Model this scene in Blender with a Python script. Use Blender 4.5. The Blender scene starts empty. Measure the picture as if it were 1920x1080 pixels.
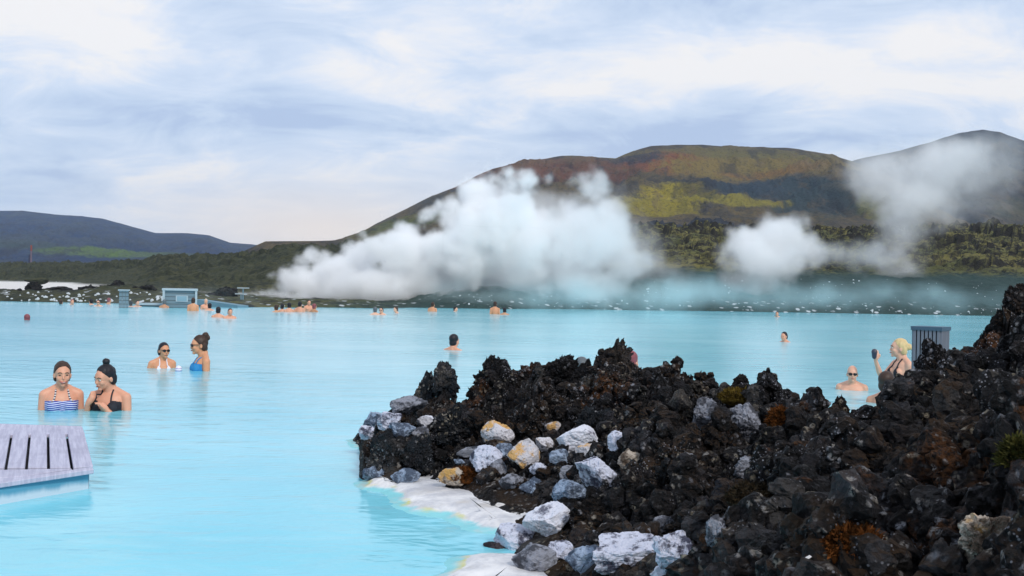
import bpy, bmesh, math, random
import numpy as np
from mathutils import Vector, Matrix, Euler
from mathutils.bvhtree import BVHTree

S = bpy.context.scene
COL = S.collection
R = math.radians

# ------------------------------------------------------------------ camera
F = 2000.0                       # focal length in photograph pixels (1920 wide)
CAMZ = 1.25
cam = bpy.data.cameras.new('camera')
cam.lens = 36.0 * F / 1920.0
cam.clip_start, cam.clip_end = 0.05, 20000
camo = bpy.data.objects.new('camera', cam)
COL.objects.link(camo)
camo.location = (0, 0, CAMZ)
CR = Matrix.Rotation(R(90) - math.atan(2 / F), 3, 'X') @ Matrix.Rotation(R(1.1), 3, 'Z')
camo.rotation_euler = CR.to_euler()
S.camera = camo

# ------------------------------------------------------------------ sky and sun
SUN_EL, SUN_AZ = 38.0, 150.0      # the veiled sun stands behind the camera, to its right
w = bpy.data.worlds.new("World"); S.world = w; w.use_nodes = True
nt = w.node_tree; nt.nodes.clear()
def wn(t, **k):
    n = nt.nodes.new(t)
    for a, b in k.items(): setattr(n, a, b)
    return n
def wl(a, b): nt.links.new(a, b)
def wmath(op, *xs, clamp=False):
    n = wn('ShaderNodeMath', operation=op, use_clamp=clamp)
    for i, x in enumerate(xs):
        if isinstance(x, (int, float)): n.inputs[i].default_value = x
        else: wl(x, n.inputs[i])
    return n.outputs[0]
def wmix(fac, a, b):
    n = wn('ShaderNodeMix', data_type='RGBA')
    for s, x in ((0, fac), (6, a), (7, b)):
        if isinstance(x, (int, float)): n.inputs[s].default_value = x
        elif isinstance(x, tuple): n.inputs[s].default_value = (*x, 1)
        else: wl(x, n.inputs[s])
    return n.outputs[2]
tc = wn('ShaderNodeTexCoord')
sep = wn('ShaderNodeSeparateXYZ'); wl(tc.outputs['Generated'], sep.inputs[0])
DX, DY, DZ = sep.outputs
def gauss(az, el, ra, re):
    """soft patch of sky round a compass direction (degrees), facing +Y at 0"""
    a = wmath('ARCTAN2', DX, DY)
    e = wmath('ARCSINE', DZ)
    u = wmath('MULTIPLY', wmath('SUBTRACT', a, R(az)), 1 / R(ra))
    v = wmath('MULTIPLY', wmath('SUBTRACT', e, R(el)), 1 / R(re))
    q = wmath('ADD', wmath('MULTIPLY', u, u), wmath('MULTIPLY', v, v))
    return wmath('EXPONENT', wmath('MULTIPLY', q, -1.0))
zz = wmath('ADD', wmath('MAXIMUM', DZ, 0.0), 0.27)
cmb = wn('ShaderNodeCombineXYZ')
wl(wmath('DIVIDE', DX, zz), cmb.inputs[0]); wl(wmath('DIVIDE', DY, zz), cmb.inputs[1])
def wnoise(scale, detail, rough, off=0.0, dist=0.0, sx=1.0):
    mp = wn('ShaderNodeMapping'); wl(cmb.outputs[0], mp.inputs[0])
    mp.inputs['Location'].default_value = (off, off * 1.7, off * .3); mp.inputs['Scale'].default_value = (sx, 1, 1)
    n = wn('ShaderNodeTexNoise'); wl(mp.outputs[0], n.inputs['Vector'])
    n.inputs['Scale'].default_value = scale; n.inputs['Detail'].default_value = detail
    n.inputs['Roughness'].default_value = rough; n.inputs['Distortion'].default_value = dist
    return n.outputs[0]
n1 = wnoise(2.1, 10, .58, 3.1, .5, .62)
n2 = wnoise(4.6, 10, .64, 7.7, .7, .75)
n3 = wnoise(1.0, 3, .5, 1.2, .0, .7)
dens = wmath('ADD', wmath('ADD', wmath('MULTIPLY', n1, .66), wmath('MULTIPLY', n2, .60)), wmath('MULTIPLY', n3, -.03))
for az, el, ra, re, k in ((-22, 11.0, 7, 2.6, .14), (-8.5, 11.0, 5, 1.7, .12), (15, 11.6, 11, 1.9, .20), (-25, 16, 8, 3, .10), (-14, 6.3, 8, 1.5, .06), (22, 13, 6, 1.4, .06),
                          (-12.5, 9.7, 3.5, 1.7, -.16), (16, 15.2, 9, 1.3, -.12), (8, 8.4, 9, 1.6, -.09), (-2, 10.8, 3, 1.6, -.08), (-21, 8.7, 5, 1.2, -.11), (12, 9.3, 3, 1.5, -.08), (-12, 15, 6, 2, .02)):
    dens = wmath('ADD', dens, wmath('MULTIPLY', gauss(az, el, ra, re), k))
rmp = wn('ShaderNodeValToRGB'); wl(dens, rmp.inputs[0])
cr = rmp.color_ramp
cr.elements[0].position = .47; cr.elements[0].color = (.47, .58, .80, 1)
cr.elements[1].position = .76; cr.elements[1].color = (.98, .95, .93, 1)
e = cr.elements.new(.545); e.color = (.59, .70, .88, 1)
e = cr.elements.new(.625); e.color = (.70, .79, .94, 1)
e = cr.elements.new(.69); e.color = (.85, .88, .95, 1)
cloud = rmp.outputs[0]
cloud = wmix(wmath('MULTIPLY', gauss(-10, 2.9, 9, 2.2), .9), cloud, (1.12, .94, .77))
cloud = wmix(wmath('MULTIPLY', gauss(2, 5.4, 13, 1.4), .35), cloud, (.95, .93, .93))
sky = wn('ShaderNodeTexSky', sky_type='NISHITA', sun_disc=False, sun_elevation=R(SUN_EL), sun_rotation=R(SUN_AZ))
c10 = wn('ShaderNodeVectorMath', operation='SCALE'); wl(cloud, c10.inputs[0]); c10.inputs['Scale'].default_value = 7.9
mixed = wmix(.93, sky.outputs[0], c10.outputs[0])
bg = wn('ShaderNodeBackground'); wl(mixed, bg.inputs[0]); bg.inputs[1].default_value = 0.1
wo = wn('ShaderNodeOutputWorld'); wl(bg.outputs[0], wo.inputs[0])

sl = bpy.data.lights.new('sun', 'SUN'); sl.energy = 1.5; sl.angle = R(10); sl.color = (1.0, .95, .88)
so = bpy.data.objects.new('sun', sl); COL.objects.link(so)
sd = Vector((math.sin(R(SUN_AZ)) * math.cos(R(SUN_EL)), math.cos(R(SUN_AZ)) * math.cos(R(SUN_EL)), math.sin(R(SUN_EL))))
so.rotation_euler = sd.to_track_quat('Z', 'Y').to_euler(); so.location = sd * 50
S.view_settings.view_transform = 'Standard'; S.view_settings.look = 'None'
S.view_settings.exposure = 0.42; S.view_settings.gamma = 1.0
S.cycles.max_bounces = 22; S.cycles.volume_bounces = 18; S.cycles.diffuse_bounces = 3; S.cycles.glossy_bounces = 3
S.cycles.use_denoising = True

# ------------------------------------------------------------------ helpers
def ray(px, py):
    d = CR @ Vector(((px - 960) / F, (540 - py) / F, -1.0))
    return d / d.y
def P(px, py, d):                 # the point at distance d (along +Y) seen at a pixel of the photograph
    v = ray(px, py) * d
    return Vector((v.x, v.y, v.z + CAMZ))
def W(px, py, z=0.0):             # the point of the level z seen at a pixel
    v = ray(px, py)
    return P(px, py, (z - CAMZ) / v.z)

def tag(o, label=None, cat=None, group=None, kind=None):
    if label: o['label'] = label
    if cat: o['category'] = cat
    if group: o['group'] = group
    if kind: o['kind'] = kind
    return o
def link(name, me, mat=None, parent=None):
    o = bpy.data.objects.new(name, me); COL.objects.link(o)
    if mat:
        for m in (mat if isinstance(mat, (list, tuple)) else [mat]): me.materials.append(m)
    if parent: o.parent = parent
    return o
def empty(name, loc, rz=0):
    o = bpy.data.objects.new(name, None); COL.objects.link(o)
    o.location = loc; o.rotation_euler.z = rz; o.empty_display_size = .1
    return o
def mesh_np(name, V, Fc, smooth=False):
    me = bpy.data.meshes.new(name)
    V = np.ascontiguousarray(V, dtype=np.float32); Fc = np.ascontiguousarray(Fc, dtype=np.int32)
    me.vertices.add(len(V)); me.vertices.foreach_set('co', V.ravel())
    k = Fc.shape[1]
    me.loops.add(Fc.size); me.loops.foreach_set('vertex_index', Fc.ravel())
    me.polygons.add(len(Fc)); me.polygons.foreach_set('loop_start', np.arange(0, Fc.size, k, dtype=np.int32))
    me.polygons.foreach_set('loop_total', np.full(len(Fc), k, dtype=np.int32))
    me.polygons.foreach_set('use_smooth', np.full(len(Fc), smooth))
    me.update(calc_edges=True); me.validate()
    return me
def co_of(me):
    a = np.empty(len(me.vertices) * 3, dtype=np.float32); me.vertices.foreach_get('co', a); return a.reshape(-1, 3).astype(np.float64)
def no_of(me):
    a = np.empty(len(me.vertices) * 3, dtype=np.float32); me.vertices.foreach_get('normal', a); return a.reshape(-1, 3).astype(np.float64)
def grid_faces(nu, nv):
    i = np.arange(nu * nv).reshape(nu, nv)
    return np.stack([i[:-1, :-1], i[1:, :-1], i[1:, 1:], i[:-1, 1:]], -1).reshape(-1, 4)

# numpy noise
def _h(ix, iy, iz, s):
    n = (ix.astype(np.int64) * 73856093) ^ (iy.astype(np.int64) * 19349663) ^ (iz.astype(np.int64) * 83492791) ^ (s * 2654435761)
    n &= 0xffffffff
    n = ((n ^ (n >> 16)) * 0x45d9f3b) & 0xffffffff
    n = ((n ^ (n >> 16)) * 0x45d9f3b) & 0xffffffff
    return (n ^ (n >> 16)) & 0xffffffff
def _f(ix, iy, iz, s): return _h(ix, iy, iz, s) / 4294967295.0
def vnoise(p, s=0):               # value noise in -1..1
    i = np.floor(p).astype(np.int64); f = p - i; f = f * f * f * (f * (f * 6 - 15) + 10)
    r = 0
    for a in (0, 1):
        for b in (0, 1):
            for c in (0, 1):
                wt = (f[:, 0] if a else 1 - f[:, 0]) * (f[:, 1] if b else 1 - f[:, 1]) * (f[:, 2] if c else 1 - f[:, 2])
                r = r + wt * _f(i[:, 0] + a, i[:, 1] + b, i[:, 2] + c, s)
    return r * 2 - 1
def fbm(p, o=4, s=0, g=.5, l=2.03, ridge=False):
    a = 1; t = 0; tot = 0
    for k in range(o):
        n = vnoise(p * l ** k + k * 17.3, s + k)
        if ridge: n = 1 - 2 * np.abs(n)
        t = t + a * n; tot += a; a *= g
    return t / tot
def worley(p, s=0):               # F1, F2, cell value
    i = np.floor(p).astype(np.int64); n = len(p)
    d1 = np.full(n, 9.0); d2 = np.full(n, 9.0); cv = np.zeros(n)
    for a in (-1, 0, 1):
        for b in (-1, 0, 1):
            for c in (-1, 0, 1):
                q = (i[:, 0] + a, i[:, 1] + b, i[:, 2] + c)
                o = np.stack([q[0] + _f(*q, s), q[1] + _f(*q, s + 1), q[2] + _f(*q, s + 2)], -1)
                d = np.linalg.norm(p - o, axis=1)
                near = d < d1
                d2 = np.where(near, d1, np.minimum(d2, d)); cv = np.where(near, _f(*q, s + 3), cv); d1 = np.where(near, d, d1)
    return d1, d2, cv
def blocks(p, s=0, tilt=1.0):
    """broken blocks: every cell a plane tilted its own way, with cracks between"""
    i = np.floor(p).astype(np.int64); n = len(p); d1 = np.full(n, 9.0); d2 = np.full(n, 9.0); h = np.zeros(n)
    for a in (-1, 0, 1):
        for b in (-1, 0, 1):
            for c in (-1, 0, 1):
                q = (i[:, 0] + a, i[:, 1] + b, i[:, 2] + c)
                o = np.stack([q[0] + _f(*q, s), q[1] + _f(*q, s + 1), q[2] + _f(*q, s + 2)], -1)
                e = p - o; d = np.linalg.norm(e, axis=1); near = d < d1
                hv = _f(*q, s + 3) - .5 + tilt * (e[:, 0] * (_f(*q, s + 4) - .5) + e[:, 1] * (_f(*q, s + 5) - .5) + e[:, 2] * (_f(*q, s + 6) - .5))
                d2 = np.where(near, d1, np.minimum(d2, d)); h = np.where(near, hv, h); d1 = np.where(near, d, d1)
    return h, d2 - d1
def sstep(a, b, x):
    t = np.clip((x - a) / (b - a), 0, 1); return t * t * (3 - 2 * t)

# ------------------------------------------------------------------ materials
class M:
    """small node-building helper"""
    def __init__(s, name):
        s.m = bpy.data.materials.new(name); s.m.use_nodes = True; s.t = s.m.node_tree
        s.b = s.t.nodes['Principled BSDF']; s.geo = None
    def n(s, t, **k):
        x = s.t.nodes.new(t)
        for a, b in k.items(): setattr(x, a, b)
        return x
    def l(s, a, b): s.t.links.new(a, b)
    def put(s, sock, x):
        if isinstance(x, (int, float)): sock.default_value = x
        elif isinstance(x, tuple): sock.default_value = x if len(x) != 3 or sock.type == 'VECTOR' else (*x, 1)
        else: s.l(x, sock)
    def pos(s):
        if s.geo is None: s.geo = s.n('ShaderNodeNewGeometry')
        return s.geo.outputs['Position']
    def obj(s): return s.n('ShaderNodeTexCoord').outputs['Object']
    def xyz(s, v):
        x = s.n('ShaderNodeSeparateXYZ'); s.l(v, x.inputs[0]); return x.outputs
    def map(s, v, sc=(1, 1, 1), loc=(0, 0, 0)):
        x = s.n('ShaderNodeMapping'); s.l(v, x.inputs[0]); x.inputs['Scale'].default_value = sc; x.inputs['Location'].default_value = loc; return x.outputs[0]
    def noise(s, v, scale, det=4, rough=.5, dist=0):
        x = s.n('ShaderNodeTexNoise'); s.l(v, x.inputs['Vector'])
        for a, b in (('Scale', scale), ('Detail', det), ('Roughness', rough), ('Distortion', dist)): x.inputs[a].default_value = b
        return x.outputs[0]
    def vor(s, v, scale, out='Distance', feat='F1', rnd=1):
        x = s.n('ShaderNodeTexVoronoi', feature=feat); s.l(v, x.inputs['Vector']); x.inputs['Scale'].default_value = scale; x.inputs['Randomness'].default_value = rnd
        return x.outputs[out]
    def ma(s, op, *xs, clamp=False):
        x = s.n('ShaderNodeMath', operation=op, use_clamp=clamp)
        for i, y in enumerate(xs): s.put(x.inputs[i], y)
        return x.outputs[0]
    def ss(s, x, a, b, lo=0, hi=1):
        y = s.n('ShaderNodeMapRange', interpolation_type='SMOOTHSTEP'); s.put(y.inputs[0], x)
        for i, q in ((1, a), (2, b), (3, lo), (4, hi)): s.put(y.inputs[i], q)
        return y.outputs[0]
    def mix(s, f, a, b):
        x = s.n('ShaderNodeMix', data_type='RGBA'); s.put(x.inputs[0], f); s.put(x.inputs[6], a); s.put(x.inputs[7], b); return x.outputs[2]
    def bump(s, h, strength=.5, dist=.02):
        x = s.n('ShaderNodeBump'); s.put(x.inputs['Height'], h); x.inputs['Strength'].default_value = strength; x.inputs['Distance'].default_value = dist
        s.l(x.outputs[0], s.b.inputs['Normal'])
    def set(s, **k):
        for a, b in k.items(): s.put(s.b.inputs[{'color': 'Base Color', 'rough': 'Roughness', 'spec': 'Specular IOR Level', 'ior': 'IOR', 'metal': 'Metallic', 'trans': 'Transmission Weight', 'sss': 'Subsurface Weight', 'coat': 'Coat Weight', 'alpha': 'Alpha'}[a]], b)
        return s
def plain(name, col, rough=.6, var=.12, scale=9, **k):
    m = M(name)
    f = m.noise(m.obj(), scale, 3)
    dk = tuple(c * (1 - var) for c in col); lt = tuple(min(1, c * (1 + var)) for c in col)
    m.set(color=m.mix(f, dk, lt), rough=rough, **k)
    return m.m

def lava_material(name, speck=.85, brown=.5, tint=(.016, .015, .017)):
    m = M(name); p = m.pos(); z = m.xyz(m.geo.outputs['Normal'])[2]
    a = m.noise(p, 3.1, 6, .6); b = m.noise(p, 11, 6, .65); c = m.noise(p, 45, 4, .6)
    col = m.mix(m.ss(b, .42, .70), tuple(x * .35 for x in tint), (.021, .019, .022))
    col = m.mix(m.ma('MULTIPLY', m.ss(c, .56, .70), .8), col, (.065, .060, .066))
    vc_ = m.n('ShaderNodeSeparateColor'); m.l(m.vor(m.map(p, (1, 1, 1.3)), 5.5, 'Color'), vc_.inputs[0])
    lump_ = m.ma('MULTIPLY', m.ss(vc_.outputs[0], .80, .90), m.ss(b, .36, .52))
    col = m.mix(m.ma('MULTIPLY', lump_, .9 * min(1, speck)), col, m.mix(vc_.outputs[1], (.05, .05, .062), (.095, .085, .075)))
    # brown dried moss on faces that look up
    mo = m.ma('MULTIPLY', m.ss(m.noise(p, 1.7, 6, .65), .47, .62), m.ss(z, .05, .7))
    col = m.mix(m.ma('MULTIPLY', mo, brown), col, m.mix(m.noise(p, 30, 4, .7), (.016, .009, .004), (.075, .038, .014)))
    X_, Y_, Z_ = m.xyz(p); rloc = m.ma('MULTIPLY', m.ma('MULTIPLY', m.ss(X_, .2, .8), m.ss(Y_, 3.9, 3.1)), .055)
    ru = m.ma('MULTIPLY', m.ss(m.ma('ADD', rloc, m.noise(m.map(p, loc=(4, 2, 9)), 2.0, 6, .7)), .60, .68), m.ss(c, .35, .6))
    col = m.mix(m.ma('MULTIPLY', ru, brown), col, (.13, .050, .014))
    # pale lichen and mineral crust in ragged flecks
    v = m.vor(m.map(p, loc=(1, 5, 2)), 26); patch = m.ss(m.noise(m.map(p, loc=(9, 1, 4)), 4.0, 5, .65), .45, .60)
    fl = m.ma('MULTIPLY', m.ma('MULTIPLY', m.ss(m.ma('ADD', v, m.ma('MULTIPLY', c, .5)), .66, .46), patch), m.ss(m.noise(p, 80, 3, .6), .38, .52))
    col = m.mix(m.ma('MULTIPLY', fl, speck), col, m.mix(m.ss(a, .4, .6), (.36, .37, .42), (.42, .36, .27)))
    v2 = m.vor(p, 75)
    f2 = m.ma('MULTIPLY', m.ss(v2, .30, .16), m.ma('MULTIPLY', m.ss(m.noise(m.map(p, loc=(2, 2, 2)), 9, 4, .6), .50, .60), m.ss(m.noise(m.map(p, loc=(7, 2, 5)), 1.6, 3, .6), .46, .58)))
    col = m.mix(m.ma('MULTIPLY', f2, speck), col, (.42, .42, .47))
    h = m.ma('ADD', m.ma('ADD', m.ma('MULTIPLY', b, .8), m.ma('MULTIPLY', m.noise(p, 90, 5, .7), .7)), m.ma('MULTIPLY', m.vor(p, 60), .5))
    m.set(color=col, rough=.78, spec=.22); m.bump(h, 1.0, .04)
    return m.m
def stone_material(name, light=(.60, .62, .70), dark=(.10, .10, .12), stain=0.0, cover=.5, staincol=(.55, .26, .05)):
    m = M(name); p = m.pos()
    a = m.noise(p, 9, 6, .62); b = m.noise(p, 38, 5, .65); c = m.noise(p, 100, 3, .6)
    k = m.ss(m.ma('ADD', m.ma('MULTIPLY', a, .62), m.ma('MULTIPLY', b, .38)), cover + .06, cover - .05)
    col = m.mix(k, dark, m.mix(m.noise(p, 5, 3), light, tuple(x * .72 for x in light)))
    col = m.mix(m.ma('MULTIPLY', m.ss(b, .60, .70), .75), col, tuple(x * .45 + .02 for x in dark))
    if stain:
        q = m.noise(m.map(p, loc=(3, 8, 1)), 6.5, 5, .6)
        s_ = m.ss(q, .62 - stain * .12, .70 - stain * .12)
        col = m.mix(m.ma('MULTIPLY', s_, .9), col, m.mix(b, staincol, (.62, .40, .13)))
    m.set(color=col, rough=.75, spec=.25); m.bump(m.ma('ADD', b, m.ma('MULTIPLY', c, .4)), .7, .02)
    return m.m
MAT = {}
MAT['lava'] = lava_material('black_lava', brown=.85)
MAT['lava_bare'] = lava_material('bare_lava', .32, .25, (.014, .014, .018))
MAT['lava_blue'] = lava_material('bluish_lava', 1.0, .1, (.040, .055, .072))
MAT['white'] = stone_material('white_stone', (.78, .79, .88), (.14, .14, .18), 0, .585)
MAT['pitted'] = stone_material('pitted_stone', (.66, .68, .80), (.06, .06, .09), 0, .535)
MAT['grey'] = stone_material('grey_stone', (.30, .31, .36), (.06, .062, .075), 0, .50)
MAT['orange'] = stone_material('stained_stone', (.66, .64, .68), (.15, .13, .12), .95, .56)
MAT['blue'] = stone_material('blue_grey_stone', (.34, .42, .55), (.07, .09, .13), 0, .49)
MAT['wet'] = stone_material('wet_stone', (.07, .05, .055), (.018, .013, .016), 0, .48)
MAT['shore_rock'] = lava_material('shore_lava', .35, .1, (.022, .030, .032))
MAT['tan'] = stone_material('tan_stone', (.50, .43, .36), (.10, .07, .05), .6, .52)

# ------------------------------------------------------------------ water
def y_h(px): return 538 + .0192 * (px - 960)
m = M('milky_water'); p = m.pos()
big = m.noise(m.map(p, (.10, .22, 1)), 1.0, 4, .55)
col = m.mix(m.ss(big, .35, .66), (.18, .62, .74), (.30, .73, .84))
sil = m.noise(m.map(p, (.55, 1.5, 1), (3, 1, 0)), 1.0, 5, .6, .6)
col = m.mix(m.ma('MULTIPLY', m.ss(sil, .52, .70), .35), col, (.42, .80, .88))
wv = m.ma('ADD', m.ma('MULTIPLY', m.noise(m.map(p, (1.6, 3.2, 1)), 1.0, 3, .55, .4), 1.0), m.ma('MULTIPLY', m.noise(m.map(p, (6, 11, 1)), 1.0, 3, .5, .3), .22))
m.set(color=col, rough=.13, ior=1.33, spec=.5)
m.bump(wv, .38, .038)
MAT['water'] = m.m
V = np.array([(-900, -40, 0), (900, -40, 0), (900, 420, 0), (-900, 420, 0)]); 
water = link('water', mesh_np('water', V, np.array([[0, 1, 2, 3]])), MAT['water']); tag(water, kind='structure')

# ------------------------------------------------------------------ the lava bank in the foreground
def interp_columns(cols, az, lam):
    """cols: {px: [(d, z), ...]}; heights on the grid az x lam (log distance)"""
    pxs = sorted(cols); A = np.array([(q - 960) / F for q in pxs])
    prof = np.stack([np.interp(lam, [math.log(d) for d, _ in cols[q]], [z for _, z in cols[q]]) for q in pxs])
    j = np.clip(np.searchsorted(A, az) - 1, 0, len(A) - 2)
    t = np.clip((az - A[j]) / (A[j + 1] - A[j]), 0, 1); t = t * t * (3 - 2 * t)
    return prof[j] * (1 - t)[:, None] + prof[j + 1] * t[:, None]
def zc(px, *pairs):               # (py, d) pairs of one column -> (d, z)
    return [(d, P(px, py, d).z) for py, d in pairs]
rg0 = np.random.RandomState(12)
stones = [
    (1084, 830, 78, 58, 'white', 'big smooth white boulder, whitest stone on the slope below the pointed lava crag', .16, -18),
    (932, 813, 52, 46, 'orange', 'grey white stone with orange stained top, uphill of the two oval pitted stones', .25, 20),
    (910, 858, 56, 44, 'pitted', 'oval pitted white stone just left of the orange and white boulder', .2, 25),
    (977, 853, 62, 58, 'orange', 'round boulder with white top and bright orange stained front', .2, 0),
    (1024, 833, 36, 28, 'orange', 'small grey orange stone between the orange boulder and the smooth white boulder', .25, 0),
    (1120, 890, 76, 60, 'pitted', 'long white stone speckled with black pits, directly below the smooth white boulder', .25, -38),
    (1158, 826, 36, 38, 'pitted', 'small pitted pale stone right of the smooth white boulder', .3, 0),
    (1190, 862, 58, 40, 'tan', 'tan and orange crusted stone right of the long speckled white stone', .35, 20),
    (800, 790, 36, 24, 'white', 'small white stone lying on the dark lava at the tip of the bank', .2, 0),
    (1036, 799, 28, 20, 'orange', 'little pale stone tinted orange, uphill of the smooth white boulder', .25, 20),
    (1045, 858, 44, 30, 'blue', 'blue grey stone wedged under the smooth white boulder', .25, 0),
    (880, 846, 42, 20, 'grey', 'flat grey stone left of the oval pitted stone', .2, 8),
    (936, 874, 32, 28, 'grey', 'small grey angular stone under the oval pitted stone', .3, 0),
    (948, 842, 32, 24, 'blue', 'dull blue stone behind the orange and white boulder', .25, 0),
    (1026, 976, 82, 60, 'white', 'big white speckled boulder at the water beside the pale ledge', .2, 25),
    (962, 1006, 66, 50, 'pitted', 'white stone with grey green patches, waterside left of the big speckled boulder', .2, -12),
    (1000, 1046, 84, 62, 'grey', 'rounded dark grey pitted stone at the lower water edge', .25, 15),
    (928, 1036, 44, 48, 'wet', 'wet dark maroon stone standing in the water at the lower ledge', .3, 10),
    (1100, 1048, 68, 54, 'blue', 'blue grey angular stone at bottom of picture left of the huge white boulder', .3, 20),
    (1180, 1036, 124, 78, 'pitted', 'huge pale blue white boulder full of pits at the bottom edge', .3, 5),
    (1266, 1036, 76, 90, 'pitted', 'upright blue white stone leaning on the huge pale boulder', .35, 0),
    (1246, 1072, 52, 26, 'white', 'small white stone in front of the upright blue white stone', .25, 0),
    (1062, 922, 66, 44, 'blue', 'bluish stone above the big speckled waterside boulder', .25, 0),
    (1080, 930, 26, 22, 'orange', 'tiny bright orange stone above the big speckled waterside boulder', .3, 0),
    (735, 790, 52, 34, 'pitted', 'flat grey white slab at the far left tip of the bank', .3, 18),
    (700, 792, 44, 44, 'blue', 'leftmost blue grey stone of the whole bank above a pale ledge', .35, 0),
    (760, 762, 74, 34, 'grey', 'low grey stone in front of the two little lava pinnacles', .35, 10),
    (1272, 872, 40, 22, 'white', 'white crusted fragment on dark lava right of the tan orange stone', .35, 0),
    (1000, 905, 46, 36, 'blue', 'blue grey stone in the low wall just above the pale ledge', .3, 0),
    (716, 828, 44, 30, 'blue', 'blue grey boulder under the leftmost stones at the tip of the bank', .35, 10),
    (690, 812, 30, 26, 'pitted', 'small pale stone at the waterline of the outermost tip', .3, 0),
    (752, 808, 46, 32, 'blue', 'blue grey stone between the outermost slab and the corner lava block', .3, -10),
    (786, 812, 34, 26, 'grey', 'small grey stone under the small white stone at the tip', .3, 0),
    (704, 885, 44, 34, 'blue', 'dark blue boulder in the water at the foot of the corner lava block', .3, 0),
    (760, 892, 50, 30, 'blue', 'low bluish boulder at the left end of the pale ledge', .3, 0),
    (1052, 1030, 48, 40, 'pitted', 'pale pitted stone between the rounded dark stone and the blue angular stone', .3, 15),
    (1140, 1000, 46, 34, 'tan', 'tan stone lying above the huge pale boulder', .3, 0),
    (1240, 985, 44, 36, 'grey', 'grey stone above the upright blue white stone', .3, 0),
    (1098, 845, 34, 26, 'orange', 'small ochre stone just under the smooth white boulder', .3, 0),
    (1012, 880, 36, 28, 'pitted', 'small pitted stone right of the orange and white boulder base', .3, 0),
    (850, 893, 50, 34, 'tan', 'brown grey stone at the left end of the ledge wall', .3, 0),
    (1066, 884, 40, 30, 'grey', 'grey speckled stone left of the long speckled white stone', .3, 0),
    (960, 900, 44, 30, 'grey', 'grey stone in the ledge wall below the orange and white boulder', .3, 0),
    (862, 937, 9, 7, 'wet', 'tiny black pebble alone on the white ledge', .3, 0),
]
lumps = [
    (1400, 876, 46, 42, 'grey', 'pale lichen crusted lump in the middle of the dark slope'),
    (1566, 920, 34, 22, 'pitted', 'small pale blue knob on the dark slope below the water gap'),
    (1400, 790, 66, 70, 'grey', 'grey lichened boulder just under the ridge left of the rusty moss tuft'),
    (1345, 1000, 40, 60, 'grey', 'pale crusted rock right of the upright blue white stone'),
    (1320, 775, 54, 60, 'grey', 'dull grey knobbly boulder on the slope below the moss cushion'),
    (1680, 960, 60, 30, 'grey', 'pale grey crust on the dark slope above the rusty moss patch'),
    (1850, 1010, 90, 120, 'tan', 'large tan and rust lump nearest the viewer at right bottom'),
]
B = -.55
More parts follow.
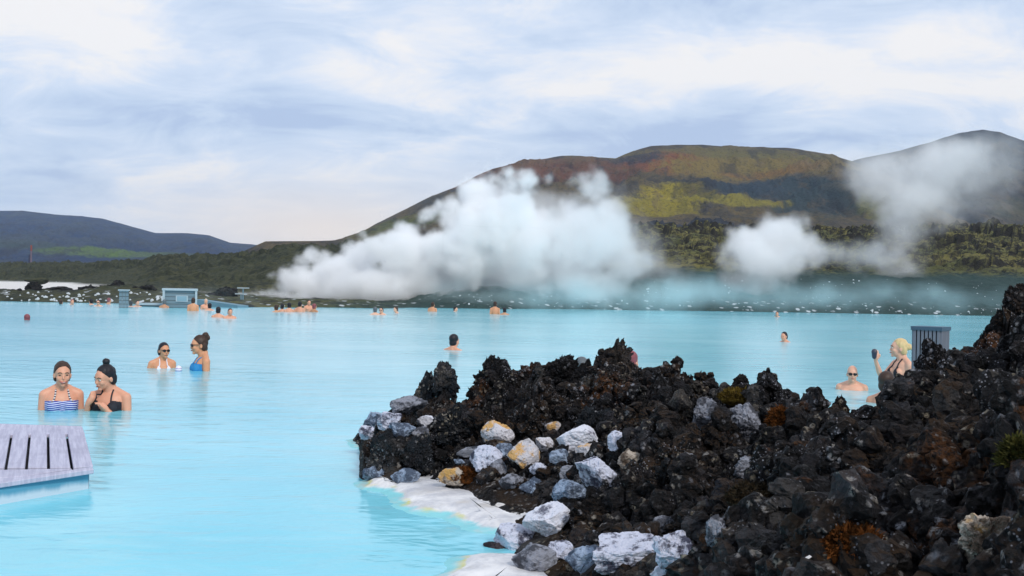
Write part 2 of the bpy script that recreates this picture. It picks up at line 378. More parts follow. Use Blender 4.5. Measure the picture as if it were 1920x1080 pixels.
cols = {
    560: [(.5, B), (12, B)],
    655: [(.5, B), (7.9, B), (8.3, -.05), (8.7, -.05), (9.2, B), (12, B)],
    690: [(.5, B), (6.4, B), (6.75, -.05)] + zc(690, (850, 6.95), (815, 7.9), (800, 8.5)) + [(9.3, B), (12, B)],
    745: [(.5, B), (6.1, B), (6.55, .01)] + zc(745, (855, 6.75), (805, 7.05), (788, 7.9), (763, 8.5)) + [(9.5, B), (12, B)],
    800: [(.5, B), (6.0, B), (6.35, -.02), (6.6, .02)] + zc(800, (860, 6.85), (800, 7.2), (760, 8.1)) + [(8.6, .1), (9.6, B), (12, B)],
    870: [(.5, B), (5.6, B), (5.95, -.02), (6.25, .02)] + zc(870, (870, 6.55), (800, 7.1), (757, 7.9)) + [(8.6, .1), (9.6, B), (12, B)],
    930: [(.5, B), (4.6, B), (4.8, -.08), (5.3, -.08), (5.9, .02)] + zc(930, (880, 6.3), (800, 6.9), (720, 7.8)) + [(8.7, .15), (9.7, B), (12, B)],
    1000: [(.5, B), (3.8, B), (4.4, .0), (5.2, .06), (5.7, .03)] + zc(1000, (900, 6.1), (830, 6.6), (750, 7.3), (705, 8.0)) + [(8.8, .2), (9.8, B), (12, B)],
    1075: [(.5, B), (3.2, B), (4.2, .04), (4.9, .12), (5.5, .12)] + zc(1075, (900, 5.8), (820, 6.5), (750, 7.2), (712, 7.9)) + [(8.8, .2), (9.9, B), (12, B)],
    1150: [(.5, B), (2.4, B), (3.4, -.02)] + zc(1150, (1080, 4.2), (1000, 4.6), (900, 5.4), (800, 6.3), (720, 7.1), (680, 7.8)) + [(8.8, .25), (10, B), (12, B)],
    1230: [(.5, B), (2.0, B), (3.0, .1)] + zc(1230, (1080, 3.9), (1000, 4.35), (900, 5.1), (800, 6.1), (730, 7.0), (708, 7.5)) + [(8.6, .25), (9.8, B), (12, B)],
    1300: [(.5, .0), (2.0, .1)] + zc(1300, (1080, 3.6), (1000, 4.1), (900, 4.9), (800, 5.9), (750, 6.8), (728, 7.4)) + [(8.4, .25), (9.6, B), (12, B)],
    1450: [(.5, .1), (2.0, .28)] + zc(1450, (1080, 3.1), (960, 3.8), (850, 4.8), (792, 5.8), (758, 6.6)) + [(7.6, .2), (9.0, B), (12, B)],
    1560: [(.5, .2), (1.8, .40)] + zc(1560, (1080, 2.8), (900, 3.8), (840, 4.8), (812, 5.5)) + [(6.4, .15), (8.2, B), (12, B)],
    1640: [(.5, .3), (1.7, .48)] + zc(1640, (1080, 2.6), (900, 3.6), (815, 4.7), (785, 5.6)) + [(6.5, .2), (8.2, B), (12, B)],
    1720: [(.5, .35), (1.5, .55)] + zc(1720, (1080, 2.45), (900, 3.4), (785, 4.6), (738, 5.6)) + [(6.6, .45), (8.4, B), (12, B)],
    1800: [(.5, .4), (1.4, .6)] + zc(1800, (1080, 2.3), (950, 2.95), (800, 4.0), (745, 4.8), (715, 5.6)) + [(6.6, .5), (8.4, B), (12, B)],
    1860: [(.5, .4), (1.4, .6)] + zc(1860, (1080, 2.2), (950, 2.8), (800, 3.8), (720, 4.8), (690, 5.6)) + [(6.6, .6), (8.6, B), (12, B)],
    1920: [(.5, .45), (1.4, .66)] + zc(1920, (1080, 2.0), (930, 2.5), (800, 3.5), (680, 4.8), (640, 5.5)) + [(6.6, .8), (9, B), (12, B)],
    2200: [(.5, .5), (1.4, .8), (2.2, .9), (3.5, 1.0), (4.8, 1.2), (5.6, 1.3), (7, .9), (10, .2), (12, .1)],
    3000: [(.5, .6), (1.4, .9), (2.2, 1.0), (3.5, 1.1), (4.8, 1.2), (5.6, 1.2), (7, 1.0), (10, .6), (12, .4)],
}
az = np.concatenate([np.linspace(-.21, .52, 620), np.linspace(.523, 1.02, 110)])
lam = np.concatenate([np.linspace(math.log(.5), math.log(1.9), 50, endpoint=False), np.linspace(math.log(1.9), math.log(9.4), 620), np.linspace(math.log(9.45), math.log(12), 20)])
Z = interp_columns(cols, az, lam)
AZ, LM = np.meshgrid(az, lam, indexing='ij'); D = np.exp(LM)
V = np.stack([(AZ * D).ravel(), D.ravel(), Z.ravel()], -1)
base_z = V[:, 2].copy()
amp = sstep(.03, .22, base_z) * .85 + .15
amp *= np.where(base_z < -.3, .3, 1)
q = V * np.array([1, 1, 1.0]); q = q + .22 * np.stack([fbm(V * 2.3, 3, 11), fbm(V * 2.3, 3, 12), fbm(V * 2.3, 3, 13)], -1)
b1, e1 = blocks(q * 2.3, 5, 2.2)                      # boulders
b2, e2 = blocks(q * 6.3 + fbm(V * 9, 2, 41)[:, None] * .25, 9, 2.4)   # broken blocks
b3, e3 = blocks(V * 15 + fbm(V * 20, 2, 42)[:, None] * .3, 21, 2.2)   # clinker
dz = .16 * b1 - .10 * sstep(.14, .0, e1) + .06 * fbm(V * 3.3, 4, 3) + .075 * b2 - .05 * sstep(.10, .0, e2) + .036 * b3 - .022 * sstep(.12, 0, e3) \
    + .042 * fbm(V * 14, 5, 7, .62, ridge=True) + .020 * fbm(V * 48, 3, 8, .6) + .012 * fbm(V * 70, 3, 77, .6, ridge=True) * sstep(6.5, 4.5, D.ravel()) + .007 * fbm(V * 150, 2, 78) * sstep(5, 3.5, D.ravel()) - .045 * sstep(6.2, 7.0, D.ravel())
_g = grid_faces(len(az), len(lam)); _V0 = V.copy()
_B0 = BVHTree.FromPolygons([tuple(v) for v in _V0], [tuple(int(x) for x in f) for f in _g])
for q_ in stones + lumps:                             # a bed for every pale stone
    r_ = ray(q_[0], q_[1] + q_[3] * .46); h_ = _B0.ray_cast(Vector((0, 0, CAMZ)), r_.normalized())[0]
    if h_ is None: continue
    rad = q_[2] / 2 / F * h_.y * 1.25 + .02
    e_ = np.hypot((V[:, 0] - h_.x), (V[:, 1] - h_.y + rad * .5) * .75)
    wgt = sstep(rad * 1.35, rad * .6, e_); dz = dz * (1 - wgt) + wgt * np.minimum(dz * .4, -.02)
near = sstep(.9, 2.0, D.ravel()); dz *= .35 + .65 * near
V[:, 2] += dz * amp
sx = np.stack([fbm(V * 5.5, 4, 31), fbm(V * 5.5, 4, 32)], -1) * .085 + np.stack([fbm(V * 26, 3, 33), fbm(V * 26, 3, 34)], -1) * .034
V[:, :2] += sx * (amp * (.3 + .7 * near))[:, None]
bank = link('lava_bank_terrain', mesh_np('lava_bank', V, grid_faces(len(az), len(lam))), MAT['lava']); tag(bank, kind='structure')
dg0 = bpy.context.evaluated_depsgraph_get()
BVH = BVHTree.FromPolygons([tuple(v) for v in V], [tuple(int(x) for x in f) for f in grid_faces(len(az), len(lam))])
def hit(px, py):
    r = ray(px, py)
    loc, nrm, i, dist = BVH.ray_cast(Vector((0, 0, CAMZ)), r.normalized())
    return loc

# rocks
ICO = {}
def ico(n):
    if n not in ICO:
        bm = bmesh.new(); bmesh.ops.create_icosphere(bm, subdivisions=n, radius=1)
        ICO[n] = (np.array([v.co[:] for v in bm.verts]), np.array([[v.index for v in f.verts] for f in bm.faces])); bm.free()
    return ICO[n]
def rock_mesh(seed, size, jag=.5, cuts=9, n=5):
    """a boulder: an icosphere chopped by random planes, roughened; size = half extents in metres"""
    v, f = ico(n); v = v.copy(); rg = np.random.RandomState(seed)
    v = v + .16 * np.stack([fbm(v * 1.1 + seed, 3, seed + k) for k in range(3)], -1)
    for k in range(cuts):
        nn = rg.normal(size=3); nn /= np.linalg.norm(nn); dd = rg.uniform(.52, .85)
        s = v @ nn; v = v - np.outer(np.maximum(s - dd, 0) * .92, nn)
    r = np.linalg.norm(v, axis=1)[:, None]; dirn = v / np.maximum(r, 1e-6)
    h1, e1 = blocks(v * 2.3 + seed * 3.1, seed, 1.8)
    disp = jag * (.24 * fbm(v * 1.7 + seed, 4, seed + 5) + .26 * h1 - .10 * sstep(.14, 0, e1)) + (.025 + .05 * jag) * fbm(v * 9 + seed, 4, seed + 9, .62)
    h2, e2 = blocks(v * 6 + seed, seed + 40, 1.8)
    disp = disp + jag * (.13 * h2 - .06 * sstep(.14, 0, e2) + .07 * fbm(v * 13, 3, seed + 3, .6, ridge=True)) + .016 * fbm(v * 26, 3, seed + 2, .65)
    v = v + dirn * disp[:, None]
    ext = np.maximum(np.abs(v).max(0), 1e-3)
    return v / ext * np.array(size), f
def spike_mesh(seed, size, jag=.7, lean=(0, 0), n=5, taper=.55, hook=0.0):
    """a standing crag: wide at its foot, ragged and narrowing upward"""
    v, f = rock_mesh(seed, (1, 1, 1), jag, 7, n)
    t = np.clip((v[:, 2] + 1) / 2, 0, 1)
    k = 1 - taper * t ** 1.2
    v[:, 0] = v[:, 0] * k + lean[0] * t + hook * .35 * np.sin(t * 5 + seed); v[:, 1] = v[:, 1] * k + lean[1] * t
    v[:, 0] += .10 * jag * fbm(v * 4.5, 4, seed + 71); v[:, 1] += .10 * jag * fbm(v * 4.5, 4, seed + 72); v[:, 2] += .10 * jag * fbm(v * 5.5, 4, seed + 73)
    v += .03 * np.stack([fbm(v * 15, 3, seed + 80 + i) for i in range(3)], -1)
    if n > 5:
        r_ = np.linalg.norm(v, axis=1)[:, None]; hb, eb = blocks(v * 7 + seed, seed + 90, 2.0)
        v = v * (1 + (.09 * hb - .05 * sstep(.12, 0, eb) + .055 * fbm(v * 16, 4, seed + 91, .62, ridge=True) + .02 * fbm(v * 45, 3, seed + 92))[:, None])
    lo, hi = v.min(0), v.max(0)
    v = (v - (lo + hi) / 2) / ((hi - lo) / 2)
    return v * np.array(size), f
def put_rock(name, px, py, wpx, hpx, mat, label, cat, group, seed, jag=.4, spike=False, sink=.25, rot=0, d=None, lean=(0, 0), taper=.55, dep=.9, cuts=9, tilt=0, hook=0.0):
    """py = middle of the visible stone; it stands on the bank below its middle"""
    loc = P(px, py, d) if d else hit(px, py + hpx * .46)
    if loc is None: loc = W(px, py + hpx * .4)
    dd = loc.y; gs = 1.0 if spike else 1.16; sx = wpx / 2 / F * dd * gs; sz = hpx / 2 / F * dd * gs
    v, f = (spike_mesh(seed, (sx, sx * dep, sz), jag, lean, 6 if wpx >= 84 else 5, taper, hook) if spike else rock_mesh(seed, (sx, (sx + sz) / 2 * dep, sz), jag, cuts))
    if tilt:
        ct, st = math.cos(R(tilt)), math.sin(R(tilt)); x = v[:, 0] * ct - v[:, 2] * st; z = v[:, 0] * st + v[:, 2] * ct; v[:, 0], v[:, 2] = x, z
    c = P(px, py, dd + (sx * dep * .25 if spike else 0.0))
    v = v - np.array([0, 0, v[:, 2].min()])
    o = link(name, mesh_np(name, v, f, False), mat)
    o.location = (c.x, c.y, c.z - sz)
    return tag(o, label, cat, group)

GW = 'pale stones on the lava slope'; GD = 'dark lava crags on the bank'; GL = 'lichened lumps on the dark slope'
for i, (px, py, wp, hp, k, lab, jag, tl) in enumerate(stones):
    put_rock('pebble' if wp < 12 else 'stone', px, py, wp, hp, MAT[k], lab, 'pebble' if wp < 12 else 'stone', GW, 100 + i, jag, tilt=tl, cuts=11)
for i in range(34):              # many little ones between them
    px, py = (rg0.uniform(840, 1230), rg0.uniform(790, 935)) if i < 24 else (rg0.uniform(1010, 1330), rg0.uniform(950, 1075))
    if any(abs(px - q[0]) < (q[2] * .45 + 6) and abs(py - q[1]) < (q[3] * .45 + 6) for q in stones): continue
    h0 = hit(px, py)
    if h0 is None or h0.z < .1: continue
    put_rock('small_stone', px, py, rg0.uniform(13, 26), rg0.uniform(10, 18), MAT[('grey', 'pitted', 'tan', 'blue', 'white')[i % 5]], 'small stone wedged among the larger pale stones on the lava slope', 'stone', 'small stones among the pale stones', 500 + i, .3, cuts=11)
for i, (px, py, wp, hp, k, lab) in enumerate(lumps):
    put_rock('rock', px, py, wp, hp, MAT[k], lab, 'rock', GL, 170 + i, .6)
crags = [  # px, py(mid), w, h, d, label, spike, taper, lean
    (795, 730, 46, 72, 8.1, 'left and smaller of the two little lava pinnacles at the bank tip', .45, (.1, 0), .0),
    (837, 714, 56, 78, 8.0, 'right and taller of the two little lava pinnacles at the bank tip', .6, (-.15, 0), .1),
    (922, 722, 96, 118, 7.8, 'broad black crag with a nicked top, right of the twin pinnacles', .5, (.05, 0), .0),
    (990, 712, 80, 70, 7.8, 'low jagged lava block between the nicked crag and the pointed crag', .3, (0, 0), .0),
    (1050, 705, 92, 84, 7.7, 'lumpy lava block in front of the half hidden grey head', .4, (.1, 0), .0),
    (1150, 694, 104, 126, 7.6, 'tallest pointed lava crag of the middle ridge, dotted with grey lichen', .62, (.28, 0), .15),
    (1100, 706, 80, 70, 7.6, 'sloping lava shoulder left of the tallest pointed crag', .4, (.3, 0), .0),
    (1225, 722, 84, 66, 7.4, 'rounded lava lump right of the tallest pointed crag', .4, (0, 0), .0),
    (1290, 730, 60, 44, 7.3, 'low lava lump on the ridge left of the moss cushion', .3, (0, 0), .0),
    (1388, 722, 40, 44, 7.0, 'small grey stump of lava poking over the ridge behind the moss cushion', .3, (.1, 0), .0),
    (1440, 735, 66, 48, 6.6, 'flat topped lava lump right of the moss cushion', .35, (0, 0), .0),
    (1498, 764, 50, 30, 6.0, 'rounded lava lump left of the water gap', .3, (0, 0), .0),
    (1576, 764, 34, 54, 5.6, 'thin lava spike standing in the water gap', .75, (-.2, 0), .0),
    (1750, 695, 78, 124, 5.6, 'upright black crag hiding the foot of the slatted post', .22, (.05, 0), .05),
    (1800, 690, 34, 72, 5.6, 'small lava knob between the upright crag and the tall stack', .25, (.05, 0), .3),
    (1848, 660, 66, 86, 5.5, 'lava shoulder stepping up toward the tall stack', .35, (.2, 0), .0),
    (1885, 625, 74, 110, 5.4, 'lava mass under the overhanging topmost stack', .4, (.2, 0), .0),
    (1908, 570, 56, 80, 5.4, 'topmost dark lava stack overhanging at the right edge', -.15, (-.1, 0), .2),
    (724, 848, 78, 92, 6.75, 'black lava block rising from the water at the bank tip', .15, (0, 0), .0),
    (782, 850, 70, 84, 6.75, 'dark greenish lava block beside the corner block at the ledge', .2, (0, 0), .0),
    (845, 800, 110, 96, 7.1, 'wide dark lava rock behind the flat grey stone', .3, (0, 0), .0),
    (1115, 800, 84, 74, 6.4, 'smooth dark lava boulder behind the smooth white boulder', .2, (0, 0), .0),
    (1250, 800, 90, 90, 6.0, 'angular dark slab on the slope under the rounded lump', .45, (.1, 0), .0),
    (1212, 935, 110, 140, 4.95, 'tall dark lava rock above the huge pale boulder', .25, (-.1, 0), .0),
    (1110, 975, 90, 96, 4.9, 'dark brown lava boulder behind the big speckled waterside boulder', .25, (0, 0), .0),
    (1690, 860, 150, 110, 4.0, 'broad black outcrop in the right half of the slope', .2, (0, 0), .0),
    (1480, 940, 150, 120, 3.9, 'broad brown black outcrop at the centre of the slope', .2, (0, 0), .0),
]
for i, (px, py, wp, hp, d, lab, tp, ln, hk) in enumerate(crags):
    put_rock('lava_rock', px, py, wp, hp, MAT['lava' if i not in (0, 1, 18, 19, 20, 21) else 'lava_blue'], lab, 'lava rock', GD, 230 + i, .85, spike=True, d=d, taper=tp, lean=ln, dep=.85, hook=hk)
# loose clinker: nobody could count it
rg = np.random.RandomState(4)
vars_ = []
for k in range(7):
    v, f = rock_mesh(400 + k, (1, 1, 1), .55, 15, 3); vars_.append((v, f))
Vs, Fs, off = [], [], 0
n_ok = 0
while n_ok < 4200:
    px = rg.uniform(690, 1990); py = rg.uniform(650, 1120)
    h_ = hit(px, py)
    if h_ is None or h_.z < .10 or (px < 1000 and rg.rand() < .4): 
        n_ok += .05; continue
    v, f = vars_[rg.randint(7)]
    s = .012 + .055 * rg.rand() ** 2.6
    a = rg.uniform(0, 6.28, 3); Rm = np.array(Euler(a).to_matrix())
    Vs.append((v * s * rg.uniform(.6, 1.2, 3)) @ Rm.T + np.array(h_) + np.array([0, 0, s * .3])); Fs.append(f + off); off += len(v); n_ok += 1
rub = link('lava_rubble', mesh_np('lava_rubble', np.concatenate(Vs), np.concatenate(Fs)), MAT['lava']); tag(rub, 'loose black clinker strewn over the lava bank', 'rubble', kind='stuff')

# pale silica ledges at the waterline
m = M('silica_crust'); p = m.pos(); z = m.xyz(p)[2]
col = m.mix(m.ss(m.noise(p, 7, 6, .65), .3, .7), (.50, .50, .53), (.82, .80, .79))
zn = m.ma('ADD', z, m.ma('MULTIPLY', m.ma('SUBTRACT', m.noise(p, 8, 5, .6), .5), .035))
col = m.mix(m.ma('MULTIPLY', m.ss(zn, .028, .018), m.ss(m.noise(p, 2.6, 3), .46, .60)), col, (.60, .58, .20))
col = m.mix(m.ss(zn, .020, .004), col, (.24, .62, .66))
col = m.mix(m.ma('MULTIPLY', m.ss(m.noise(m.map(p, loc=(5, 5, 0)), 3.0, 5, .6), .56, .70), .5), col, (.50, .44, .36))
m.set(color=col, rough=.55); m.bump(m.noise(p, 40, 4, .6), .4, .01); MAT['silica'] = m.m
def ledge(pts):
    P2 = [W(x, y, .03) for x, y in pts]
    n = 12; out = []
    for i in range(len(P2)):                     # wandering outline
        a, b = P2[i], P2[(i + 1) % len(P2)]
        for k in range(n):
            out.append(a.lerp(b, k / n))
    o = np.array([(v.x, v.y, 0) for v in out]); c = o.mean(0)
    for _ in range(6): o = (np.roll(o, 1, 0) + o * 2 + np.roll(o, -1, 0)) / 4
    nrm = np.roll(o, -1, 0) - np.roll(o, 1, 0); nrm = np.stack([nrm[:, 1], -nrm[:, 0], nrm[:, 2]], -1); nrm /= np.linalg.norm(nrm, axis=1)[:, None]
    if (nrm * (o - c)).sum() < 0: nrm = -nrm
    wob = fbm(o * 6, 5, 2, .6)[:, None] * .10
    rings = [o + nrm * (wob + .16) + [0, 0, -.012], o + nrm * (wob + .09) + [0, 0, .003], o + nrm * (wob + .02) + [0, 0, .014], o + nrm * (wob - .03) + [0, 0, .034], o + nrm * (wob * .5 - .10) + [0, 0, .042]]
    k = len(o); V = np.concatenate(rings + [c[None] + [0, 0, .045]]); Fc = []
    for r in range(4):
        for i in range(k):
            j = (i + 1) % k; Fc.append((r * k + i, r * k + j, (r + 1) * k + j)); Fc.append((r * k + i, (r + 1) * k + j, (r + 1) * k + i))
    for i in range(k): Fc.append((4 * k + i, 4 * k + (i + 1) % k, 5 * k))
    V[:, 2] += .014 * fbm(V * 11, 4, 6) * (V[:, 2] > .003)
    o_ = link('silica_shore', mesh_np('silica_shore', V, np.array(Fc), True), MAT['silica']); tag(o_, kind='structure')
ledge([(748, 916), (762, 932), (778, 941), (850, 958), (885, 972), (908, 980), (960, 982), (1012, 984), (1060, 972), (1060, 905), (900, 885), (780, 892), (755, 902)])
ledge([(688, 902), (716, 906), (738, 907), (750, 904), (748, 892), (700, 890)])
ledge([(872, 1066), (892, 1044), (922, 1034), (990, 1040), (1110, 1040), (1110, 1130), (850, 1130), (856, 1090)])
ledge([(676, 823), (688, 814), (712, 810), (724, 820), (712, 832), (690, 830)])

exec_later = []
# ------------------------------------------------------------------ the far shore: rough lava overgrown with moss
FB = -1.2
def far_cols():
    c = {}
    c[-1400] = [(40, FB), (55, FB), (60, .1), (240, .3), (260, 1.5), (420, 8.0), (1000, 9)]
    c[-100] = [(40, FB), (52, FB), (56, .15), (63, .5), (75, .2), (90, .15), (230, .25)] + zc(-100, (521, 260), (497, 420)) + [(1000, 11)]
    c[120] = [(40, FB), (52, FB), (56, .15), (63, .55), (75, .2), (90, .15), (200, .25)] + zc(120, (518, 240), (494, 400)) + [(1000, 11)]
    c[230] = [(40, FB), (52, FB), (56, .2), (63, .8), (80, .6), (100, .5), (150, .6)] + zc(230, (522, 170), (492, 300)) + [(1000, 11)]
    c[330] = [(40, FB), (51, FB), (54, .2), (62, .5)] + zc(330, (535, 80), (512, 120), (491, 200)) + [(300, 8), (1000, 11)]
    c[450] = [(40, FB), (50, FB), (53, .12), (64, .3), (68, .5)] + zc(450, (535, 80), (505, 110), (488, 150)) + [(300, 8), (1000, 11)]
    c[545] = [(40, FB), (51, FB), (54, .12), (68, .3)] + zc(545, (520, 84), (488, 110), (463, 150)) + [(300, 8), (1000, 11)]
    c[700] = [(40, FB), (53, FB), (56, .12), (70, .3)] + zc(700, (520, 84), (490, 120), (475, 180)) + [(300, 9), (1000, 11)]
    c[880] = [(40, FB), (57, FB), (60, .2)] + zc(880, (520, 72), (505, 78), (470, 130), (455, 200)) + [(300, 11), (1000, 12)]
    c[1150] = [(40, FB), (61, FB), (64, .2)] + zc(1150, (524, 73), (507, 80), (470, 120), (436, 200)) + [(300, 11), (1000, 12)]
    c[1350] = [(40, FB), (63, FB), (66, .2)] + zc(1350, (527, 76), (510, 82), (470, 125), (438, 200)) + [(300, 12), (1000, 12)]
    c[1600] = [(40, FB), (64, FB), (67, .2)] + zc(1600, (528, 78), (512, 84), (475, 130), (440, 200)) + [(300, 12), (1000, 12)]
    c[1900] = [(40, FB), (65, FB), (68, .2)] + zc(1900, (528, 80), (510, 86), (470, 130), (432, 200)) + [(300, 12), (1000, 12)]
    c[3200] = [(40, FB), (65, FB), (68, .2), (80, 2.3), (88, 3.2), (200, 14), (300, 12), (1000, 12)]
    return c
az = np.concatenate([np.linspace(-1.1, -.52, 60), np.linspace(-.518, .518, 900), np.linspace(.52, 1.1, 60)])
lam = np.concatenate([np.linspace(math.log(46), math.log(95), 150, endpoint=False), np.linspace(math.log(95), math.log(430), 290, endpoint=False), np.linspace(math.log(430), math.log(1000), 14)])
Z = interp_columns(far_cols(), az, lam); AZ, LM = np.meshgrid(az, lam, indexing='ij'); D = np.exp(LM)
V = np.stack([(AZ * D).ravel(), D.ravel(), Z.ravel()], -1); bz = V[:, 2].copy(); dd = D.ravel()
V2 = V * [1, 1, 0] + [0, 0, 3.3]
wq = V2 + 1.2 * np.stack([fbm(V2 * .35, 3, 51), fbm(V2 * .35, 3, 52), 0 * dd], -1)
f1, f2, cv = worley(wq * [.28, .28, .28], 61); g1, g2, gv = worley(wq * .75, 66)
lefts = sstep(-.10, -.22, AZ.ravel()); rough = sstep(.2, 1.2, bz) * np.where((AZ.ravel() > -.06), sstep(78, 92, dd), 1)
flat = sstep(-.325, -.36, AZ.ravel()) * sstep(66, 72, dd) * sstep(225, 205, dd)
lump = 1.5 * (cv - .35) * sstep(0, .3, f2 - f1) + .9 * (.5 - f1) + .55 * (gv - .4) * sstep(0, .25, g2 - g1) + .5 * (.5 - g1) + .9 * fbm(V2 * .12, 3, 57)
V[:, 2] += (lump - .5 * lefts) * rough * (1 - .30 * lefts) * np.clip(dd / 130, .45, 1.5) * (1 - .85 * flat) + (.10 + .30 * rough * np.clip(dd / 150, .5, 1.4)) * fbm(V2 * .95, 5, 58, .6, ridge=True) * (1 - .30 * lefts) * sstep(-.3, .3, bz)
V[:, 2] += .22 * (.55 - g1) * sstep(-.2, .4, bz) * (1 - rough) * (1 - .8 * flat)
m = M('mossy_lava'); p = m.pos(); X, Y, Zc = m.xyz(p); nz = m.xyz(m.geo.outputs['Normal'])[2]
a = m.noise(p, .55, 6, .62); b = m.noise(p, 2.2, 5, .6); c = m.noise(p, .09, 4, .55)
moss = m.mix(b, (.085, .085, .022), (.23, .20, .075)); moss = m.mix(m.ss(c, .42, .6), moss, m.mix(b, (.055, .062, .022), (.15, .15, .065)))
rockc = m.mix(b, (.012, .012, .012), (.045, .043, .040))
col = m.mix(m.ma('MULTIPLY', m.ss(nz, .50, .90), m.ss(m.ma('ADD', m.ma('MULTIPLY', a, .6), m.ma('MULTIPLY', b, .4)), .40, .54)), rockc, moss)
low = m.ss(m.ma('ADD', Zc, m.ma('MULTIPLY', a, 1.2)), 3.9, 3.2)           # bare scree under the moss line
scree = m.mix(a, (.022, .042, .042), (.050, .085, .078))
col = m.mix(m.ma('MULTIPLY', m.ss(X, -6, -22), .78), col, m.mix(b, (.016, .024, .022), (.060, .066, .042)))
col = m.mix(m.ma('MULTIPLY', low, m.ss(X, -14, -4)), col, scree)
# white silica on the flats of the left bank
fl = m.ma('MULTIPLY', m.ss(m.ma('ADD', Zc, m.ma('MULTIPLY', b, .35)), .80, .45), m.ss(X, -8, -14))
col = m.mix(m.ma('MULTIPLY', fl, m.ss(Y, 66, 72)), col, (.80, .76, .72))
vv = m.vor(p, 1.6); col = m.mix(m.ma('MULTIPLY', m.ma('MULTIPLY', m.ss(vv, .30, .18), m.ss(Zc, .9, .4)), m.ss(a, .42, .55)), col, (.55, .58, .60))
m.set(color=col, rough=.9, spec=.15); m.bump(m.ma('ADD', b, m.noise(p, 7, 4, .6)), .8, .25); MAT['moss'] = m.m
far = link('lava_field', mesh_np('lava_field', V, grid_faces(len(az), len(lam))), MAT['moss']); tag(far, kind='structure')
FB_ = BVHTree.FromPolygons([tuple(v) for v in V], [tuple(int(x) for x in f) for f in grid_faces(len(az), len(lam))])
def fhit(px, py): return FB_.ray_cast(Vector((0, 0, CAMZ)), ray(px, py).normalized())[0]

# white pebbles on the scree bank
Vs, Fs, off = [], [], 0; v0, f0 = ico(1)
for k in range(270):
    px = rg.uniform(850, 1900); py = 588 - 66 * rg.rand() ** 1.4 if rg.rand() < .8 else rg.uniform(520, 588)
    if vnoise(np.array([[px * .02, py * .05, 3.3]]), 3)[0] < -.15: continue
    h_ = fhit(px, py)
    if h_ is None or h_.z < .1 or h_.y > 95: continue
    s = .03 + .05 * rg.rand() ** 3
    Vs.append(v0 * s * rg.uniform(.7, 1.3, 3) + np.array(h_)); Fs.append(f0 + off); off += len(v0)
for k in range(80):
    px = rg.uniform(-20, 330); py = 565 - 18 * rg.rand() ** 1.2
    h_ = fhit(px, py)
    if h_ is None or h_.y > 75: continue
    s = .05 + .07 * rg.rand() ** 2
    Vs.append(v0 * s * rg.uniform(.7, 1.3, 3) + np.array(h_)); Fs.append(f0 + off); off += len(v0)
o = link('white_pebbles', mesh_np('white_pebbles', np.concatenate(Vs), np.concatenate(Fs)), plain('silica_pebble', (.55, .60, .62), .9)); tag(o, 'white pebbles strewn over the far bank', 'pebbles', kind='stuff')

# ------------------------------------------------------------------ mountains
def mountain(name, ridge, d0, d1, base_py, mat, seed, gul=1.0, nu=620, nv=220, back=1.35, shape=.8):
    xs = np.array([q[0] for q in ridge], float); ys = np.array([q[1] for q in ridge], float)
    px = np.linspace(xs[0], xs[-1], nu); ry = np.interp(px, xs, ys)
    t = np.concatenate([np.linspace(0, 1, nv), np.linspace(1.02, back, 14)])
    PX, T = np.meshgrid(px, t, indexing='ij')
    az_ = (PX - 960) / F
    D = d0 + (d1 - d0) * T; D[:, 0] = d0 * .8
    zr = CAMZ + (538 + .0192 * (px - 960) - ry) / F * d1
    zb = CAMZ + (538 + .0192 * (px - 960) - base_py) / F * d0
    zb = np.minimum(zb, zr)
    s = np.where(T <= 1, T ** shape, 1 - ((T - 1) / (back - 1)) ** 1.3 * .8)
    Zm = zb[:, None] + (zr - zb)[:, None] * s
    Zm[:, 0] = -6
    V = np.stack([(az_ * D).ravel(), D.ravel(), Zm.ravel()], -1)
    hgt = np.maximum(zr - zb, 0)[:, None] * np.ones_like(T); fade = (np.clip(T, 0, 1) * (1 - np.clip(T, 0, 1)) * 4).ravel()
    q = V * [1 / 260, 1 / 420, 1 / 300]
    q = q + .35 * np.stack([fbm(q * 1.3, 3, seed + 1), fbm(q * 1.3, 3, seed + 2), fbm(q, 3, seed + 3)], -1)
    n = .20 * fbm(q, 6, seed, .55, ridge=True) + .12 * fbm(q * 3.1, 5, seed + 9, .6, ridge=True) - .17
    V[:, 2] += n * hgt.ravel() * fade * gul
    V[:, 2] += .022 * fbm(q * 9, 4, seed + 4) * hgt.ravel() * (.22 + fade)
    me = mesh_np(name, V, grid_faces(nu, len(t)), True)
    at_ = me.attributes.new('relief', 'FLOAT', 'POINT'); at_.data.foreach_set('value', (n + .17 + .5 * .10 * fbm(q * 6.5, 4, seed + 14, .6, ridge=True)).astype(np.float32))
    o = link(name, me, mat); tag(o, kind='structure')
    return o
